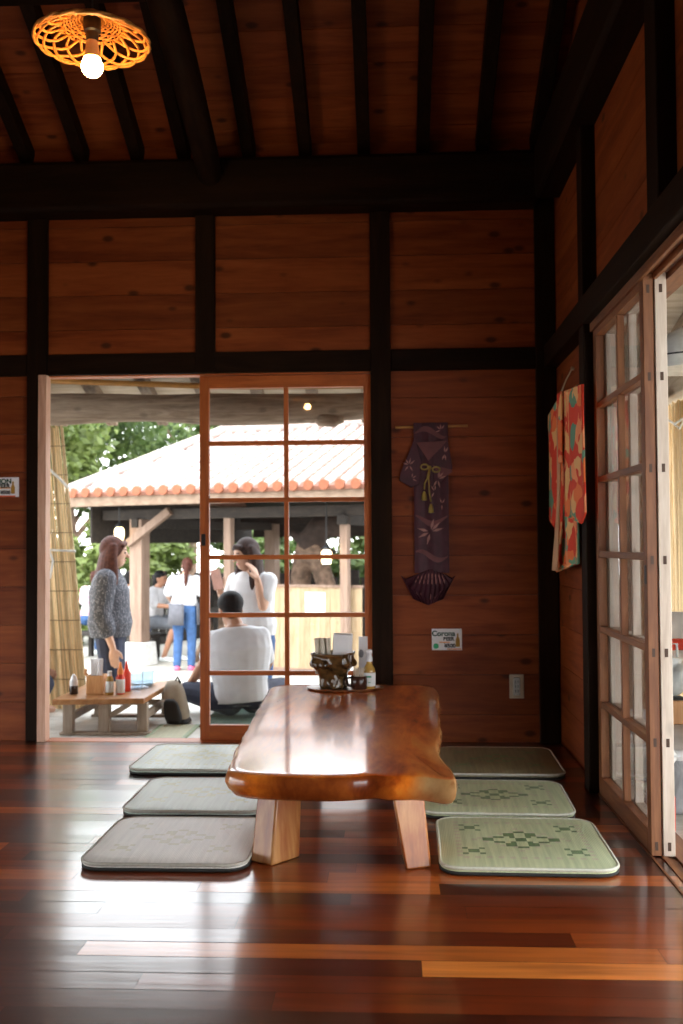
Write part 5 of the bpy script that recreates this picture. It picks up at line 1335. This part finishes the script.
# someone sitting beyond the jamb, only a knee and a foot in sight
ox_ = -.2
def Q(x, y, z): return (x+ox_, y, z)
K = person(Q(-2.25,6.05,DZ), 'seated person beyond the reed screen, only a dark knee and bare foot in sight', .97, (.98,-.2,0), Q(-2.45,6.3,-.03), Q(-2.47,6.3,.42), Q(-2.44,6.29,.575), (1,-.1,-.1),
    [Q(-2.36,6.53,.2),Q(-2.33,6.08,.2)], [Q(-2.15,6.48,.14),Q(-2.15,6.05,.13)], [(1,0,-.2),(1,0,-.2)], [Q(-2.08,6.42,.06),Q(-2.065,6.0,.085)], [Q(-2.13,6.40,-.06),Q(-2.09,5.90,-.065)], [(.5,.8,-.05),(.2,-1,-.1)], skin='skin_tan')
shirt(K, M['greywhite_cloth'], 'shirt', hem=-.12, ease=.02); trousers(K, M['navy'], frac=.8, ease=.018); hair(K, M['hair_black'], vol=1.02)
# waitress, back turned, in the pavilion
s = .87; w_ = V((-2.60,12.35,0))
K = person((w_.x,w_.y,GZ), 'waitress with ponytail, white shirt and grey apron standing with her back turned', s, (-.1,1,0), w_+V((0,0,.19)), w_+V((-.0,.05,.555)), w_+V((.03,.06,.70)), (-.15,.98,-.1),
    [w_+V((-.22,.06,.34)),w_+V((.22,.06,.33))], [w_+V((-.20,.25,.22)),w_+V((.2,.22,.2))], [(0,1,-.2),(0,1,-.2)], [w_+V((-.075,.02,-.17)),w_+V((.09,.03,-.17))], [w_+V((-.085,-.02,-.54)),w_+V((.09,.0,-.54))], [(-.1,1,0),(.1,1,0)], vox=.009)
shirt(K, M['white_cloth'], 'shirt', hem=.02, ease=.02, loose=.012, sl_loose=.024, sleeve=.38); trousers(K, M['jeans']); shoes(K, M['pink']); hair(K, M['hair_brown'], pony=True)
mb = MB(); rings = []
for z, a, b_ in ((.235,.19,.15),(.1,.195,.155),(-.03,.20,.16)):
    rings.append([w_+V((a*math.cos(t), b_*math.sin(t), z)) for t in [math.radians(-22 + 300*k/24) for k in range(25)]])
mb.loft([[p for p in r] for r in rings], cap=False, closed=False)
q = mb.build('apron', M['apron'], K['o'], smooth=180); q.modifiers.new('t','SOLIDIFY').thickness = -.012
# guests sitting in the pavilion
def sitter(x, y, F, label, s, shirtm, pants, short, hairm, skin='skin_tan', lean=.04):
    F = V(F).normalized(); L = V((0,0,1)).cross(F); b = V((x,y,0)); z0 = -.018
    K = person((x,y,GZ), label, s, F, b+V((0,0,z0)), b+F*lean*2+V((0,0,z0+.42*s)), b+F*lean*3+V((0,0,z0+.575*s)), (F.x,F.y,-.12),
        [b+F*.14+L*.22+V((0,0,.16)), b+F*.14-L*.22+V((0,0,.16))], [b+F*.38+L*.14+V((0,0,.14)), b+F*.38-L*.14+V((0,0,.14))], [F,F],
        [b+F*.40*s+L*.1+V((0,0,-.10)), b+F*.42*s-L*.1+V((0,0,-.10))], [b+F*.36*s+L*.1+V((0,0,-.53)), b+F*.24*s-L*.1+V((0,0,-.53))], [F,F], vox=.009, skin=skin)
    shirt(K, shirtm, 'shirt', hem=-.05, ease=.022, sleeve=.4, sl_loose=.024); trousers(K, pants, 'shorts' if short else 'trousers', .48 if short else .97, ease=.018); shoes(K, M['label_white']); hair(K, hairm)
sitter(-3.25,13.40,(.95,-.25,0),'seated man in white shirt and grey shorts behind the thick pavilion post',.92,M['white_cloth'],M['grey_shorts'],True,M['hair_black'])
sitter(-3.70,13.60,(.5,.85,0),'seated guest in plain white shirt between the dotted-blouse woman and the post',.9,M['white_cloth'],M['jeans'],False,M['hair_black'])
sitter(-4.22,13.80,(.3,.95,0),'seated guest in white shirt with pink print behind the dotted-blouse woman',.9,M['print_shirt'],M['jeans'],False,M['hair_brown'])

# ------------------------------------------------------------------ sky, sun, camera
w = bpy.data.worlds.new('overcast sky'); bpy.context.scene.world = w; w.use_nodes = True; nt = w.node_tree; nt.nodes.clear()
out = N(nt, 'ShaderNodeOutputWorld'); bg = N(nt, 'ShaderNodeBackground'); tc = N(nt, 'ShaderNodeTexCoord'); sx = N(nt, 'ShaderNodeSeparateXYZ')
nt.links.new(tc.outputs['Generated'], sx.inputs[0])
c = ramp(nt, math_(nt, 'ADD', math_(nt, 'MULTIPLY', sx.outputs[2], .5), .5), [(.0, (.55,.53,.5)), (.5, (1,1,1)), (.6, (.94,.97,1)), (1, (.84,.92,1))])
nt.links.new(c, bg.inputs[0]); bg.inputs[1].default_value = 6.5; nt.links.new(bg.outputs[0], out.inputs[0])
sun = bpy.data.lights.new('sun', 'SUN'); sun.energy = 2.5; sun.angle = math.radians(25); sun.color = (1,.96,.9)
so = bpy.data.objects.new('sun', sun); C.objects.link(so); so.rotation_euler = (math.radians(38), math.radians(-22), 0)

cam = bpy.data.cameras.new('camera'); co = bpy.data.objects.new('camera', cam); C.objects.link(co)
cam.sensor_fit = 'VERTICAL'; cam.sensor_height = 36.0; cam.sensor_width = 24.0; cam.lens = 996/1024*36
yaw, pit, rol = .05055, .03195, -.00597
fw = V((-math.sin(yaw), math.cos(yaw), 0)); rt_ = V((math.cos(yaw), math.sin(yaw), 0)); up = V((0,0,1))
fw2 = fw*math.cos(pit)+up*math.sin(pit); up2 = up*math.cos(pit)-fw*math.sin(pit)
rt3 = rt_*math.cos(rol)+up2*math.sin(rol); up3 = up2*math.cos(rol)-rt_*math.sin(rol)
co.matrix_world = Matrix(((rt3.x,up3.x,-fw2.x,0),(rt3.y,up3.y,-fw2.y,0),(rt3.z,up3.z,-fw2.z,.964),(0,0,0,1)))
cam.dof.use_dof = True; cam.dof.focus_distance = 3.1; cam.dof.aperture_fstop = 4.0
cam.clip_start = .05; cam.clip_end = 200
sc = bpy.context.scene; sc.camera = co
sc.view_settings.view_transform = 'Standard'; sc.view_settings.look = 'None'; sc.view_settings.exposure = 0; sc.view_settings.gamma = 1; sc.view_settings.use_curve_mapping = False
sc.cycles.use_denoising = True
try: sc.cycles.denoiser = 'OPENIMAGEDENOISE'
except Exception: pass
sc.cycles.max_bounces = 10; sc.cycles.diffuse_bounces = 5; sc.cycles.glossy_bounces = 4; sc.cycles.transmission_bounces = 8; sc.cycles.transparent_max_bounces = 12
sc.cycles.sample_clamp_indirect = 8
for o in bpy.data.objects:
    if '_at' in o: del o['_at']
